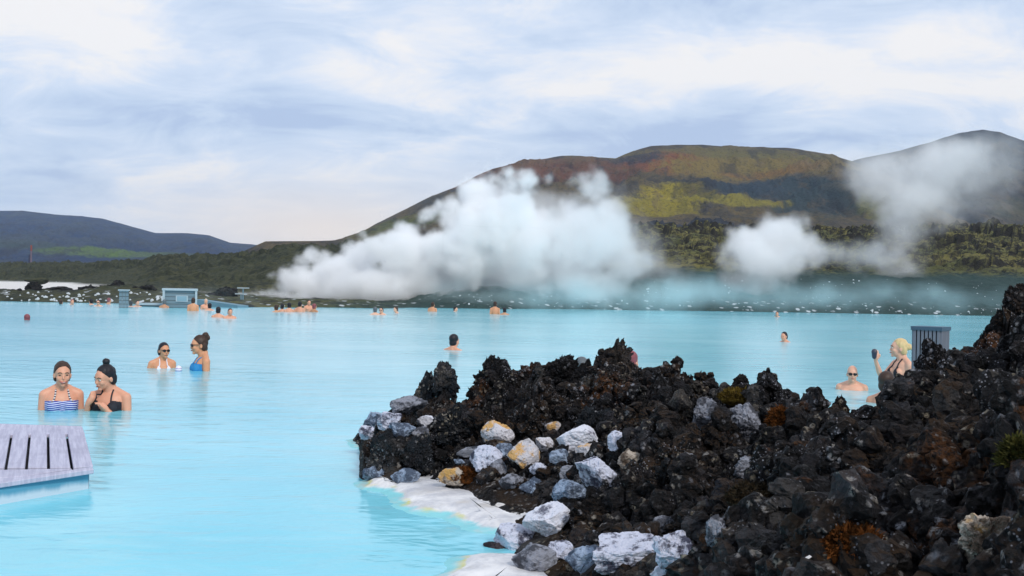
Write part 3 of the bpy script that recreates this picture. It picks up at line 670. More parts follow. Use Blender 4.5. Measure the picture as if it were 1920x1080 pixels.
def mountain_material(name, patches, basecols, sc=1 / 90):
    m = M(name); p = m.pos(); X, Y, Zc = m.xyz(p)
    a = m.noise(p, sc, 7, .6); b = m.noise(p, sc * 5, 6, .62); c = m.noise(p, sc * 24, 4, .6)
    col = m.mix(m.ss(a, .36, .64), basecols[0], basecols[1]); col = m.mix(m.ma('MULTIPLY', m.ss(b, .45, .66), .6), col, basecols[2])
    for (cx, cz, rx, rz, colr, k) in patches:                       # growth, bare ground and painted cliff shade: world x (at 1 km) and height
        u = m.ma('MULTIPLY', m.ma('SUBTRACT', m.ma('DIVIDE', X, Y), cx), 1 / rx); v = m.ma('MULTIPLY', m.ma('SUBTRACT', Zc, cz), 1 / rz)
        q = m.ma('ADD', m.ma('MULTIPLY', u, u), m.ma('MULTIPLY', v, v))
        f = m.ss(m.ma('ADD', q, m.ma('MULTIPLY', m.ma('ADD', m.ma('SUBTRACT', b, .5), m.ma('MULTIPLY', m.ma('SUBTRACT', a, .5), 1.2)), 2.2)), 1.2, .3)
        col = m.mix(m.ma('MULTIPLY', f, k), col, colr)
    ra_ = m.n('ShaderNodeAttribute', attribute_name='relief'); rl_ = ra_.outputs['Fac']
    col = m.mix(m.ma('MULTIPLY', m.ss(rl_, .06, -.10), .75), col, (.022, .024, .034))  # dark scree in gullies doubles as painted relief shading; ridges lightened below
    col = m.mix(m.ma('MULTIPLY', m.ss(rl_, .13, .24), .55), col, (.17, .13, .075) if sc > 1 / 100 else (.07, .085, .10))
    st = m.noise(m.map(p, (.016, .0035, .005)), 1.0, 9, .66, .6); s2 = m.noise(m.map(p, (.05, .012, .03)), 1.0, 7, .65, .4)  # gully shading painted into the colour as dark and light streaks
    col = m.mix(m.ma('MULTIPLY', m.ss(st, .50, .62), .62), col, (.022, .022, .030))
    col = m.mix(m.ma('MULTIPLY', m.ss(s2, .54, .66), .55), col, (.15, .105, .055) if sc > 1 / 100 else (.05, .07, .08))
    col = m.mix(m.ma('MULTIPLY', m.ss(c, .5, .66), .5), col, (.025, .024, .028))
    m.set(color=col, rough=.95, spec=.1); m.bump(m.ma('ADD', b, m.ma('MULTIPLY', c, .35)), 1.0, 14)
    return m.m
def ax(px): return (px - 960) / F
main_pat = [
    (ax(1000), 190, .085, 60, (0.195, 0.069, 0.039), .9), (ax(1230), 215, .07, 45, (0.254, 0.081, 0.033), .85), (ax(1110), 200, .05, 50, (0.144, 0.065, 0.039), .8),
    (ax(1420), 205, .11, 52, (0.212, 0.155, 0.039), .95), (ax(1330), 245, .14, 18, (0.144, 0.126, 0.041), .8), (ax(1440), 180, .05, 16, (0.254, 0.122, 0.038), .6),
    (ax(1440), 138, .10, 26, (0.034, 0.053, 0.075), .95), (ax(1540), 120, .06, 40, (0.040, 0.061, 0.067), .9), (ax(1180), 228, .035, 20, (0.038, 0.043, 0.063), .9),  # dark blue right-hand cliffs: their shade is painted into the colour
    (ax(1260), 122, .045, 24, (0.355, 0.284, 0.033), 1.0), (ax(1215), 95, .05, 20, (0.270, 0.220, 0.030), .95), (ax(1370), 112, .05, 13, (0.270, 0.227, 0.033), .9), (ax(1640), 110, .02, 30, (0.169, 0.163, 0.030), .8),
    (ax(740), 80, .07, 24, (0.105, 0.130, 0.039), .9), (ax(840), 150, .04, 30, (0.068, 0.071, 0.063), .8), (ax(690), 60, .04, 20, (0.144, 0.150, 0.054), .8),
]
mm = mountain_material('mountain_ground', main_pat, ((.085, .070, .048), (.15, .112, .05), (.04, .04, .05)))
main_ridge = [(400, 512), (480, 494), (560, 477), (620, 464), (660, 445), (700, 421), (760, 391), (800, 370), (850, 351), (890, 329), (920, 316), (960, 306), (1005, 300), (1050, 292), (1080, 292), (1112, 295), (1150, 297), (1165, 290), (1182, 283), (1215, 274), (1260, 272), (1310, 271), (1360, 275), (1410, 276), (1470, 277), (1500, 281), (1545, 288), (1590, 301), (1640, 322), (1700, 350), (1760, 385), (1830, 430)]
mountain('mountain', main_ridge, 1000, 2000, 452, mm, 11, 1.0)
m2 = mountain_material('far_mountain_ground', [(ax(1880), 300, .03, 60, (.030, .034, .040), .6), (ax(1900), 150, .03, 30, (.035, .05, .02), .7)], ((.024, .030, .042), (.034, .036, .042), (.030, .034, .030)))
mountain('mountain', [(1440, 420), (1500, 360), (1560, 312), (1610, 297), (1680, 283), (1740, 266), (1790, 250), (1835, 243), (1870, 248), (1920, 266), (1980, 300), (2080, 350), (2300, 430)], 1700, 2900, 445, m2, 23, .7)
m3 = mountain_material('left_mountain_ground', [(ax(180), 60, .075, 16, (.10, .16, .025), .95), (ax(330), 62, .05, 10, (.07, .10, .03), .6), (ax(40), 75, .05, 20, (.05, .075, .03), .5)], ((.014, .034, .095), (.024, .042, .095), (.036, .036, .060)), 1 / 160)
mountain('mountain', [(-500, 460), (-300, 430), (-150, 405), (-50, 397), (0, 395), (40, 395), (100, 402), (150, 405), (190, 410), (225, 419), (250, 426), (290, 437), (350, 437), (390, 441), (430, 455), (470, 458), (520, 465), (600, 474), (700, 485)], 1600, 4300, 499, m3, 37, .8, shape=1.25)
# dark lava hummocks at the foot of the mountain
hm = plain('hummock_lava', (.022, .026, .036), .95, .4, .05)
rgh = np.random.RandomState(8)
vv_, ff_, off = [], [], 0
for k, (px, py, wp, hp) in enumerate([(1232, 426, 40, 26), (1275, 428, 50, 22), (1318, 424, 46, 30), (1352, 422, 40, 26), (1385, 428, 36, 22)]):
    c = P(px, py + 14, 620); v, f = rock_mesh(700 + k, (wp / F * 620, wp / F * 620, hp / F * 620 * 1.1), .8, 5, 4); vv_.append(v + np.array(c)); ff_.append(f + off); off += len(v)
o = link('lava_hills', mesh_np('lava_hills', np.concatenate(vv_), np.concatenate(ff_)), hm); tag(o, kind='structure')
# ground under everything, out to the horizon
g = plain('distant_ground', (.045, .05, .035), .95, .3, .01)
o = link('ground', mesh_np('ground', np.array([(-9000, -400, -2.2), (9000, -400, -2.2), (9000, 9000, -2.2), (-9000, 9000, -2.2)]), np.array([[0, 1, 2, 3]])), g); tag(o, kind='structure')
# ------------------------------------------------------------------ bathers
def ell(c, r, rot=None, n=3):
    v, f = ico(n); v = v * np.array(r)
    if rot: v = v @ np.array(Euler([R(a) for a in rot]).to_matrix()).T
    return v + np.array(c), f
def tube(pts, rad, seg=14):
    """closed, rounded tube through pts; rad per point, a number or (across, along Y)"""
    pts = [np.array(q, float) for q in pts]; Vt = []; n = len(pts)
    ts = [pts[min(i + 1, n - 1)] - pts[max(i - 1, 0)] for i in range(n)]
    P3, R3, T3 = [], [], []
    def rr(x): return np.array(x if isinstance(x, (tuple, list)) else (x, x), float)
    t0 = ts[0] / np.linalg.norm(ts[0]); t1 = ts[-1] / np.linalg.norm(ts[-1])
    for k in (.98, .7, .35): P3.append(pts[0] - t0 * rr(rad[0]).mean() * k); R3.append(rr(rad[0]) * math.sqrt(max(1 - k * k, .01))); T3.append(t0)
    for a, b, t in zip(pts, rad, ts): P3.append(a); R3.append(rr(b)); T3.append(t / np.linalg.norm(t))
    for k in (.35, .7, .98): P3.append(pts[-1] + t1 * rr(rad[-1]).mean() * k); R3.append(rr(rad[-1]) * math.sqrt(max(1 - k * k, .01))); T3.append(t1)
    th = np.linspace(0, 2 * math.pi, seg, endpoint=False)
    for a, b, t in zip(P3, R3, T3):
        u = np.array([1.0, 0, 0]); u = u - t * (u @ t)
        if np.linalg.norm(u) < .15: u = np.array([0, 1.0, 0]); u = u - t * (u @ t)
        u /= np.linalg.norm(u); v = np.cross(t, u)
        Vt.append(a + np.outer(np.cos(th), u) * b[0] + np.outer(np.sin(th), v) * b[1])
    Vt = np.concatenate(Vt); m_ = len(P3); Fc = []
    for i in range(m_ - 1):
        for j in range(seg):
            a, b = i * seg + j, i * seg + (j + 1) % seg; Fc += [(a, b, b + seg), (a, b + seg, a + seg)]
    c0, c1 = len(Vt), len(Vt) + 1; Vt = np.concatenate([Vt, P3[0][None], P3[-1][None]])
    for j in range(seg):
        Fc.append((c0, (j + 1) % seg, j)); Fc.append((c1, (m_ - 1) * seg + j, (m_ - 1) * seg + (j + 1) % seg))
    return Vt, np.array(Fc)
def joined(parts):
    Vt, Ft, off = [], [], 0
    for v, f in parts: Vt.append(v); Ft.append(f + off); off += len(v)
    return np.concatenate(Vt), np.concatenate(Ft)
def fused(name, parts, voxel, smooth=4):
    """one continuous skin over all the shapes"""
    V, Fc = joined(parts); me = mesh_np(name, V, Fc); o = bpy.data.objects.new('tmp', me); COL.objects.link(o)
    r = o.modifiers.new('r', 'REMESH'); r.mode = 'VOXEL'; r.voxel_size = voxel; r.use_smooth_shade = True
    if smooth: s_ = o.modifiers.new('s', 'SMOOTH'); s_.iterations = smooth; s_.factor = .5
    ev = o.evaluated_get(bpy.context.evaluated_depsgraph_get())
    out = bpy.data.meshes.new_from_object(ev); out.name = name
    bpy.data.objects.remove(o); bpy.data.meshes.remove(me)
    out.polygons.foreach_set('use_smooth', np.ones(len(out.polygons), bool)); out.materials.clear()
    return out

def skin_mat(name, c):
    m = M(name); p = m.obj(); a = m.noise(p, 14, 3)
    m.set(color=m.mix(a, tuple(x * .9 for x in c), tuple(min(1, x * 1.08) for x in c)), rough=.45, spec=.35, sss=.08)
    m.b.inputs['Subsurface Radius'].default_value = (1, .3, .15); m.b.inputs['Subsurface Scale'].default_value = .01
    return m.m
SK = {'tan': skin_mat('tanned_skin', (.54, .26, .14)), 'rose': skin_mat('rosy_skin', (.70, .34, .22)), 'pale': skin_mat('pale_skin', (.76, .42, .29)), 'warm': skin_mat('warm_skin', (.66, .31, .17))}
def hair_mat(name, c):
    m = M(name); p = m.obj(); a = m.noise(m.map(p, (60, 60, 9)), 1.0, 3, .6)
    m.set(color=m.mix(a, tuple(x * .6 for x in c), tuple(x * 1.5 for x in c)), rough=.5, spec=.35); m.bump(a, .5, .004)
    return m.m
HR = {'black': hair_mat('black_hair', (.012, .010, .014)), 'brown': hair_mat('brown_hair', (.045, .022, .014)), 'blond': hair_mat('blond_hair', (.62, .45, .22)), 'grey': hair_mat('grey_hair', (.10, .11, .12)), 'red': hair_mat('reddish_hair', (.22, .06, .07)), 'light': hair_mat('light_hair', (.55, .47, .38))}
lens = M('dark_lens'); lens.set(color=(.012, .010, .012), rough=.12); lens = lens.m
dark = plain('dark_feature', (.015, .010, .008), .5); lips = plain('lips', (.42, .12, .10), .45); teeth = plain('teeth', (.62, .59, .55), .35)
white_eye = plain('eye_white', (.70, .68, .66), .3)
def cloth_mat(name, c): return plain(name, c, .75, .1, 30)
CL = {'black': cloth_mat('black_swimwear', (.010, .012, .020)), 'white': cloth_mat('white_swimwear', (.78, .76, .82)), 'blue': cloth_mat('blue_swimwear', (.015, .22, .50))}
m = M('striped_swimwear'); x_, y_, z_ = m.xyz(m.obj())
ph = m.ma('ADD', m.ma('MULTIPLY', z_, 52.0), m.ma('MULTIPLY', m.ma('ABSOLUTE', x_), 5.0))
tri = m.ma('PINGPONG', ph, .5)
m.set(color=m.mix(m.ss(tri, .26, .32), (.015, .035, .30), (.62, .68, .85)), rough=.7); CL['striped'] = m.m
m = M('dotted_strap'); m.set(color=m.mix(m.ss(m.ma('PINGPONG', m.ma('MULTIPLY', m.xyz(m.obj())[2], 45.0), .5), .22, .28), (.02, .02, .05), (.75, .72, .70)), rough=.7); CL['dotted'] = m.m

def person(px, ytop, yw, rz, label, skin='rose', hair=('short', 'black'), sex='m', arms=None, suit=None, glasses=False, head=(0, 0, 0), fine=False, face=True, s=1.0, d=None, group=None, sink=0.0, smile=False):
    loc = P(px, yw, d) if d else W(px, yw); loc = Vector((loc.x, loc.y, 0))
    top = (P(px, ytop, loc.y).z)
    root = empty('person', loc, R(rz) + math.atan2(-loc.x, loc.y)); tag(root, label, 'person', group)
    vox = .007 if fine else .014
    hy = np.array(Euler([R(a) for a in head], 'XYZ').to_matrix()); piv = np.array([0, .02, .05])
    wsc = 1.0 if sex == 'f' else 1.13
    def H(v): return (np.asarray(v, float) - piv + np.array([0, -.030, .132])) @ hy.T + piv if False else ((np.asarray(v, float) + np.array([0, -.030, .132]) - piv) @ hy.T + piv)
    def T(v): v = np.asarray(v, float) * s; v = v + np.array([0, 0, top - .262 * s]); return v
    def hp(part): return H(part[0]), part[1]
    parts = []
    # trunk
    rings = [(.03, .056, .058, .02), (-.005, .062, .060, .022), (-.035, .098, .066, .022), (-.065, .140, .080, .015), (-.11, .155, .096, .005), (-.17, .153, .106, -.002), (-.23, .146, .104, 0), (-.30, .130, .092, .003), (-.38, .118, .084, .006), (-.46, .140, .098, .008), (-.55, .165, .112, .012), (-.64, .165, .115, .015)]
    if sex == 'm': rings = [(z, a * (1.0 if z > -.01 else (1.17 if z > -.3 else 1.12)), b * (1.0 if z > -.01 else 1.1), c) for z, a, b, c in rings]
    parts.append(tube([(0, c, z) for z, a, b, c in rings], [(a, b) for z, a, b, c in rings], 22))
    if sex == 'f':
        for q in (-1, 1): parts.append(ell((q * .072, -.082, -.175), (.062, .052, .062)))
    else:
        for q in (-1, 1): parts.append(ell((q * .085, -.085, -.15), (.085, .04, .06)))
    for q in (-1, 1): parts.append(tube([(q * .05, .03, -.01), (q * .10 * wsc, .03, -.035), (q * .155 * wsc, .022, -.062)], [.045, .042, .045]))
    # thighs below the water
    for q in (-1, 1): parts.append(tube([(q * .085, .01, -.6), (q * .09, -.01, -.85)], [.085, .06]))
    # arms
    dfl = {q: [(q * .158 * wsc, .022, -.072), (q * .186 * wsc, .035, -.35), (q * .185 * wsc, -.04, -.58)] for q in (-1, 1)}
    for q in (-1, 1):
        a = (arms or {}).get(q) or dfl[q]
        sh, el, wr = [np.array(k, float) for k in a[:3]]
        parts.append(tube([sh, sh * .6 + el * .4, el, el * .6 + wr * .4, wr], [.050 * wsc, .044 * wsc, .036 * wsc, .037 * wsc, .024]))
        fw = np.array(a[3], float) - wr if len(a) > 3 else wr - el
        fw /= np.linalg.norm(fw); side = np.cross(fw, np.array([q * 1.0, .3, .2])); side /= np.linalg.norm(side); nrm = np.cross(side, fw)
        parts.append(tube([wr, wr + fw * .04, wr + fw * .075], [(.025), (.034), (.032)]))
        if fine:
            for k, (o_, ln) in enumerate(((-.03, .055), (-.011, .07), (.010, .066), (.029, .05))):
                b0 = wr + fw * .075 + side * o_; b1 = b0 + fw * ln * .55 + nrm * q * -.008; b2 = b1 + fw * ln * .35 + nrm * q * -.022
                parts.append(tube([b0, b1, b2], [.0095, .009, .008], 8))
            b0 = wr + fw * .03 + side * -.03; parts.append(tube([b0, b0 + fw * .03 - side * .02, b0 + fw * .055 - side * .022], [.012, .011, .009], 8))
    # head on its neck
    parts.append((lambda t: t)(tube([(0, .022, -.03), tuple(H((0, .018, -.09))), tuple(H((0, .012, -.05)))], [.060, .052, .054] if sex == 'f' else [.070, .060, .060])))
    hd = [ell((0, .010, .032), (.074, .094, .098)), ell((0, -.028, -.045), (.058, .060, .066)), ell((0, -.072, -.096), (.024, .020, .020)), ell((0, -.055, .02), (.060, .040, .065))]
    for q in (-1, 1): hd += [ell((q * .034, -.064, -.028), (.028, .028, .030)), ell((q * .076, .012, -.012), (.010, .020, .030)), tube([(q * .012, -.091, .026), (q * .042, -.080, .024)], [.010, .009], 8)]
    hd += [tube([(0, -.090, .014), (0, -.099, -.012), (0, -.105, -.028)], [.008, .010, .0125], 8), ell((0, -.084, -.058), (.028, .014, .016))]
    parts += [hp(k) for k in hd]
    parts = [(T(v), f) for v, f in parts]
    body = link('body', fused('body', parts, vox * s, 5), SK[skin], root)
    # hair
    st, hc = hair[0], HR[hair[1]]
    if st != 'bald':
        v, f = ico(4); c = np.array([0, .016, .034]); v = v * np.array([.080, .101, .103] if st != 'cap' else [.086, .106, .108]) + c
        n_ = np.array([0, 1.35, 1.0]); n_ /= np.linalg.norm(n_); o_ = np.array([0, -.074, .100])
        dpl = (v - o_) @ n_
        v = v - np.outer(np.minimum(dpl, 0), n_)                   # cut flat along the hairline, inside the head
        low = -.075; v[:, 2] = np.where(v[:, 2] < low, low, v[:, 2])
        hs = [(v, f)]
        for q in (-1, 1): hs.append(ell((q * .058, .052, -.015), (.024, .040, .060)))
        hs.append(ell((0, .062, -.04), (.058, .045, .055)))
        if st == 'bun': hs += [ell((0, .035, .158), (.036, .036, .034)), ell((0, .03, .13), (.03, .03, .02))]
        if st == 'backbun': hs += [ell((0, .085, .125), (.042, .042, .04)), ell((0, .07, .10), (.04, .04, .03)), ell((.01, .115, .09), (.028, .028, .035))]
        if st == 'knot': hs += [ell((0, .118, .03), (.045, .035, .045)), ell((.01, .14, .02), (.028, .03, .026)), ell((-.02, .135, .05), (.022, .025, .02))]
        if st == 'tail': hs += [ell((0, .095, -.03), (.045, .03, .06))]
        if st == 'full': hs += [ell((0, .03, .06), (.088, .105, .095)), ell((0, .07, -.03), (.07, .05, .07))]
        hs = [(T(H(v)), f) for v, f in hs]
        hm_ = fused('hair', hs, vox * s * .8, 2)
        if fine:
            hv = co_of(hm_); hn = no_of(hm_); lq = hv * np.array([46, 46, 13]) + px
            hv += hn * (.0055 * fbm(lq, 3, 3, .6))[:, None]; hm_.vertices.foreach_set('co', hv.astype(np.float32).ravel()); hm_.update()
        link('hair', hm_, hc, root)
        if st == 'cap': pass
    def small(name, shapes, mat, smooth=True):
        V, Fc = joined([(T(H(v)), f) for v, f in shapes]); link(name, mesh_np(name, V, Fc, smooth), mat, root)
    if face:
        if glasses:
            sh = []
            for q in (-1, 1): sh += [ell((q * .034, -.096, .006), (.029, .010, .022), (0, 0, q * 12)), tube([(q * .060, -.088, .014), (q * .080, -.02, .012), (q * .082, .012, .004)], [.004, .003, .003], 6)]
            sh += [tube([(-.012, -.108, .012), (.012, -.108, .012)], [.004, .004], 6)]
            small('sunglasses', sh, lens)
        else:
            for q in (-1, 1):
                small('eye', [ell((q * .032, -.087, .004), (.0125, .008, .0052) if smile else (.014, .008, .0075))], dark if smile or not fine else white_eye)
                if fine:
                    if not smile: small('iris', [ell((q * .032, -.0935, .004), (.006, .003, .006))], dark)
                    small('eyebrow', [tube([(q * .016, -.100, .026), (q * .034, -.096, .031), (q * .050, -.084, .024)], [.0035, .0045, .003], 6)], HR['brown'])
        if fine:
            if smile:
                small('lips', [tube([(-.032, -.085, -.056), (-.016, -.095, -.067), (0, -.098, -.070), (.016, -.095, -.067), (.032, -.085, -.056)], [.003, .009, .010, .009, .003], 8)], lips)
                small('teeth', [tube([(-.022, -.0925, -.0605), (-.011, -.0995, -.0655), (0, -.1025, -.067), (.011, -.0995, -.0655), (.022, -.0925, -.0605)], [.0025, .0042, .0046, .0042, .0025], 8)], teeth)
            else:
                small('lips', [tube([(-.023, -.092, -.062), (0, -.103, -.061), (.023, -.092, -.062)], [.004, .008, .004], 8)], lips)
    # swimwear, taken from the body's own surface
    if suit:
        kind, mat, strap = suit
        me = body.data; co = co_of(me); nr = no_of(me)
        L = (co - np.array([0, 0, top - .262 * s])) / s
        Fq = [tuple(q.vertices) for q in me.polygons]
        ctr = np.array([L[list(q)].mean(0) for q in Fq]); x, y, z = ctr.T
        inn = (np.abs(x) < .150) & (z < -.08) & (y > -.150)
        if kind == 'bandeau': keep = inn & (z < -.125 + .015 * (np.abs(x) < .02) * 0 - .10 * (.03 - np.minimum(np.abs(x), .03)))
        elif kind == 'halter': keep = inn & (z < -.10 - .25 * np.maximum(np.abs(x) - .09, 0)) & (np.abs(x) > (z + .235) * .55) & ((y < 0) | (z < -.24))
        elif kind == 'triangle':
            tr = (z < -.105) & (z > -.225) & (np.abs(np.abs(x) - .074) < .070 * np.clip((-.095 - z) / .13, 0, 1)) & (y < 0)
            keep = inn & (tr | ((z < -.216) & (z > -.236)) | (z < -.50))
        else: keep = inn & (((y < -.0) & (z < -.105)) | (z < -.22 - .25 * np.maximum(y, 0)))
        ids_all = np.nonzero(keep)[0]
        par = {}
        def fd(a_):
            while par.setdefault(a_, a_) != a_: par[a_] = par[par[a_]]; a_ = par[a_]
            return a_
        for i in ids_all:
            r0 = fd(Fq[i][0])
            for k in Fq[i][1:]: par[fd(k)] = r0
        comp = {}
        for i in ids_all: comp.setdefault(fd(Fq[i][0]), []).append(i)
        for ids in [c for c in comp.values() if len(c) > 24]:
          use = sorted({k for i in ids for k in Fq[i]}); mp = {k: i for i, k in enumerate(use)}
          Vc = co[use] + nr[use] * .006
          me2 = bpy.data.meshes.new('swimsuit'); me2.from_pydata([tuple(q) for q in Vc], [], [tuple(mp[k] for k in Fq[i]) for i in ids]); me2.polygons.foreach_set('use_smooth', np.ones(len(ids), bool))
          sw = link('swimsuit', me2, CL[mat], root)
        tree = BVHTree.FromPolygons([tuple(q) for q in co], Fq)
        sv = []
        for q in (-1, 1):
            a, b = {'bandeau': ((q * .095, -.12, -.130), (q * .055, -.03, -.02)), 'halter': ((q * .085, -.13, -.110), (q * .055, -.02, .0)), 'triangle': ((q * .074, -.14, -.11), (q * .055, -.02, .0))}.get(kind, ((q * .08, -.13, -.11), (q * .07, -.02, -.03)))
            pts = []
            for k in range(9):
                c_ = np.array(a) * (1 - k / 8) + np.array(b) * (k / 8) + np.array([0, -.03 * math.sin(k / 8 * 3.14), 0])
                hitp, hn, _, _ = tree.find_nearest(Vector(T(c_))); pts.append(tuple(hitp + hn * .004))
            sv.append(tube(pts, [.0085 * s] * 9, 6))
        for V, Fc in sv: link('strap', mesh_np('strap', V, Fc, True), CL[strap], root)
    return root, (lambda v: root.matrix_basis @ Vector(T(v)))

GB = 'bathers standing in the milky water near the deck'
person(115, 677, 768, 4, 'smiling woman in blue and white striped bandeau, standing chest deep behind the deck', 'rose', ('tail', 'brown'), 'f', None, ('bandeau', 'striped', 'dotted'), head=(2, 0, 2), fine=True, smile=True, group=GB, s=.96)
person(204, 681, 768, -28, 'woman in black halter swimsuit with high black bun, hands at her chest', 'rose', ('bun', 'black'), 'f',
       {1: [(.168, .022, -.072), (.215, -.02, -.34), (.075, -.165, -.19), (.0, -.18, -.11)], -1: [(-.168, .022, -.072), (-.185, -.09, -.29), (-.13, -.17, -.13), (-.08, -.155, -.05)]},
       ('halter', 'black', 'black'), head=(12, 4, -24), fine=True, group=GB, s=.97)
person(305, 642, 690, 8, 'woman in white bikini and dark sunglasses, standing shoulder deep facing the viewer', 'warm', ('tail', 'black'), 'f',
       {-1: [(-.168, .022, -.072), (-.24, .03, -.30), (-.33, -.03, -.5)]}, ('triangle', 'white', 'white'), glasses=True, head=(0, 0, 14), fine=True, group=GB, s=.90)
_, at = person(378, 628, 694, -78, 'woman in blue swimsuit, brown bun and sunglasses, in profile holding a drink', 'warm', ('backbun', 'brown'), 'f',
       {1: [(.168, .022, -.072), (.19, .02, -.33), (.10, -.22, -.29), (.06, -.30, -.26)], -1: [(-.168, .022, -.072), (-.19, .0, -.34), (-.08, -.2, -.32), (-.03, -.28, -.28)]},
       ('onepiece', 'blue', 'blue'), glasses=True, head=(4, 0, -4), fine=True, group=GB, s=1.08)
def cup(loc, r, h, mat, matlid, label):
    root = empty('drink_cup', loc); tag(root, label, 'cup')
    link('cup_body', mesh_np('cup_body', *tube([(0, 0, 0), (0, 0, h * .5), (0, 0, h)], [r * .78, r * .9, r], 18), True), mat, root)
    link('lid', mesh_np('lid', *tube([(0, 0, h * 1.02), (0, 0, h * 1.08)], [r * 1.06, r * .95], 18), True), matlid, root)
    return root
cup(at((.05, -.30, -.275)), .045, .11, plain('purple_cup', (.35, .25, .50), .4), plain('white_lid', (.8, .78, .85), .4), 'white and purple cup held by the woman in the blue swimsuit')
person(850, 628, 656, 150, 'dark haired man from behind, neck deep, alone in open water left of the ridge', 'rose', ('full', 'black'), 'm', head=(0, 0, -10), s=.98, face=False)
person(1090, 672, 700, 180, 'grey haired head half hidden behind the middle of the lava ridge', 'pale', ('full', 'grey'), 'm', d=12.5, s=.98, face=False)
person(1181, 660, 700, 150, 'bather almost wholly hidden behind the tallest pointed lava crag', 'rose', ('full', 'red'), 'm', d=12.5, s=.98, face=False)
GR = 'bathers beyond the water gap at right'
person(1597, 685, 731, -4, 'shaven headed man in sunglasses, shoulder deep left of the blonde woman', 'pale', ('bald', 'grey'), 'm', None, None, glasses=True, head=(0, 0, 8), fine=True, group=GR, s=.86)
_, at = person(1688, 635, 737, -58, 'blonde woman in black bikini raising a dark cup beside the slatted post', 'pale', ('knot', 'blond'), 'f',
       {-1: [(-.168, .022, -.072), (-.17, -.17, -.27), (-.10, -.30, -.03), (-.08, -.31, .06)]}, ('triangle', 'black', 'black'), head=(-3, 0, -22), fine=True, group=GR, s=.98)
cup(at((-.075, -.335, .02)), .036, .065, plain('dark_cup', (.03, .035, .06), .4), plain('dark_lid', (.05, .05, .07), .4), 'small dark cup held up by the blonde woman')
person(1661, 699, 745, 150, 'brown haired head from behind, low in front of the blonde woman', 'rose', ('full', 'brown'), 'm', d=12.2, group=GR, s=.98, face=False)
person(1471, 622, 641, -35, 'swimmer with wet black hair, chin in the water, middle right of the lagoon', 'rose', ('short', 'black'), 'm', s=.9)
person(1457, 584, 594, 0, 'distant swimmer alone in front of the right bank, only face above water', 'rose', ('short', 'brown'), 'm', s=.98)
GF = 'distant bathers along the far shore'
far_people = [
    (51, 590, 600, 180, 'lone swimmer with reddish hair far out on the left', 'rose', 'red'),
    (114, 562, 570, 150, 'dark haired bather nearest the left rocks at the far shore', 'rose', 'brown'),
    (135, 561, 571, 20, 'pink faced bather before the white speckled left shore', 'rose', 'red'),
    (171, 561, 571, 200, 'black haired bather left of the one in dark glasses at far shore', 'rose', 'black'),
    (184, 562, 574, -20, 'far bather in dark glasses near the left wooden post', 'pale', 'black'),
    (204, 559, 570, 120, 'sunburnt bather just left of the wooden post', 'warm', 'red'),
    (245, 565, 575, 180, 'dark bather right beside the wooden post', 'rose', 'black'),
    (257, 563, 575, 10, 'pale faced dark haired bather in front of the low jetty', 'pale', 'black'),
    (308, 562, 577, 160, 'bather standing at the left corner of the glass fronted hut', 'tan', 'grey'),
    (362, 559, 583, 170, 'broad backed bather at the right corner of the hut', 'warm', 'brown'),
    (386, 560, 580, 15, 'bather in a white cap right of the hut', 'rose', 'light'),
    (393, 569, 582, 190, 'dark haired bather close behind the white cap', 'rose', 'black'),
    (409, 576, 595, 175, 'black haired bather seen from behind, left of a bearded one', 'rose', 'black'),
    (431, 578, 597, 10, 'shoulder deep bearded bather facing us in front of the steam', 'rose', 'brown'),
    (518, 572, 585, 200, 'leftmost bather of the row below the steam', 'tan', 'brown'),
    (529, 570, 584, 170, 'second bather of the row below the steam, from its left end', 'rose', 'black'),
    (542, 568, 585, 185, 'round headed black haired bather third in the row below the steam', 'rose', 'black'),
    (562, 566, 585, 165, 'bather with pink shoulders fourth in the row below the steam', 'rose', 'black'),
    (579, 562, 584, 25, 'tallest bather of the row below the steam, dark beard', 'rose', 'black'),
    (589, 570, 585, 140, 'rightmost bather of the row below the steam', 'tan', 'red'),
    (703, 576, 590, 190, 'grey haired bather of the pair below the middle of the plume', 'pale', 'grey'),
    (715, 576, 590, -30, 'dark glasses bather right of the grey haired one below the plume', 'pale', 'black'),
    (743, 575, 587, -60, 'lone bather turned sideways below the plume', 'pale', 'brown'),
    (811, 567, 584, 160, 'bather with orange shoulders at the right end of the steam', 'warm', 'brown'),
    (853, 575, 584, 90, 'low dark headed swimmer left of the orange backed bather', 'pale', 'black'),
    (928, 566, 589, 170, 'bather with bare orange back standing before the dark bank', 'warm', 'brown'),
    (946, 577, 590, 180, 'dark long haired bather from behind, beside the bare orange back', 'tan', 'black'),
]
for px, yt, yw, rz, lab, sk, hc in far_people:
    person(px, yt, yw, rz, lab, sk, ('full' if rz > 100 else 'short', hc), 'm', group=GF, s=.98, face='glasses' in lab or 'beard' in lab, glasses='glasses' in lab, head=(0, 0, (px * 7) % 30 - 15))

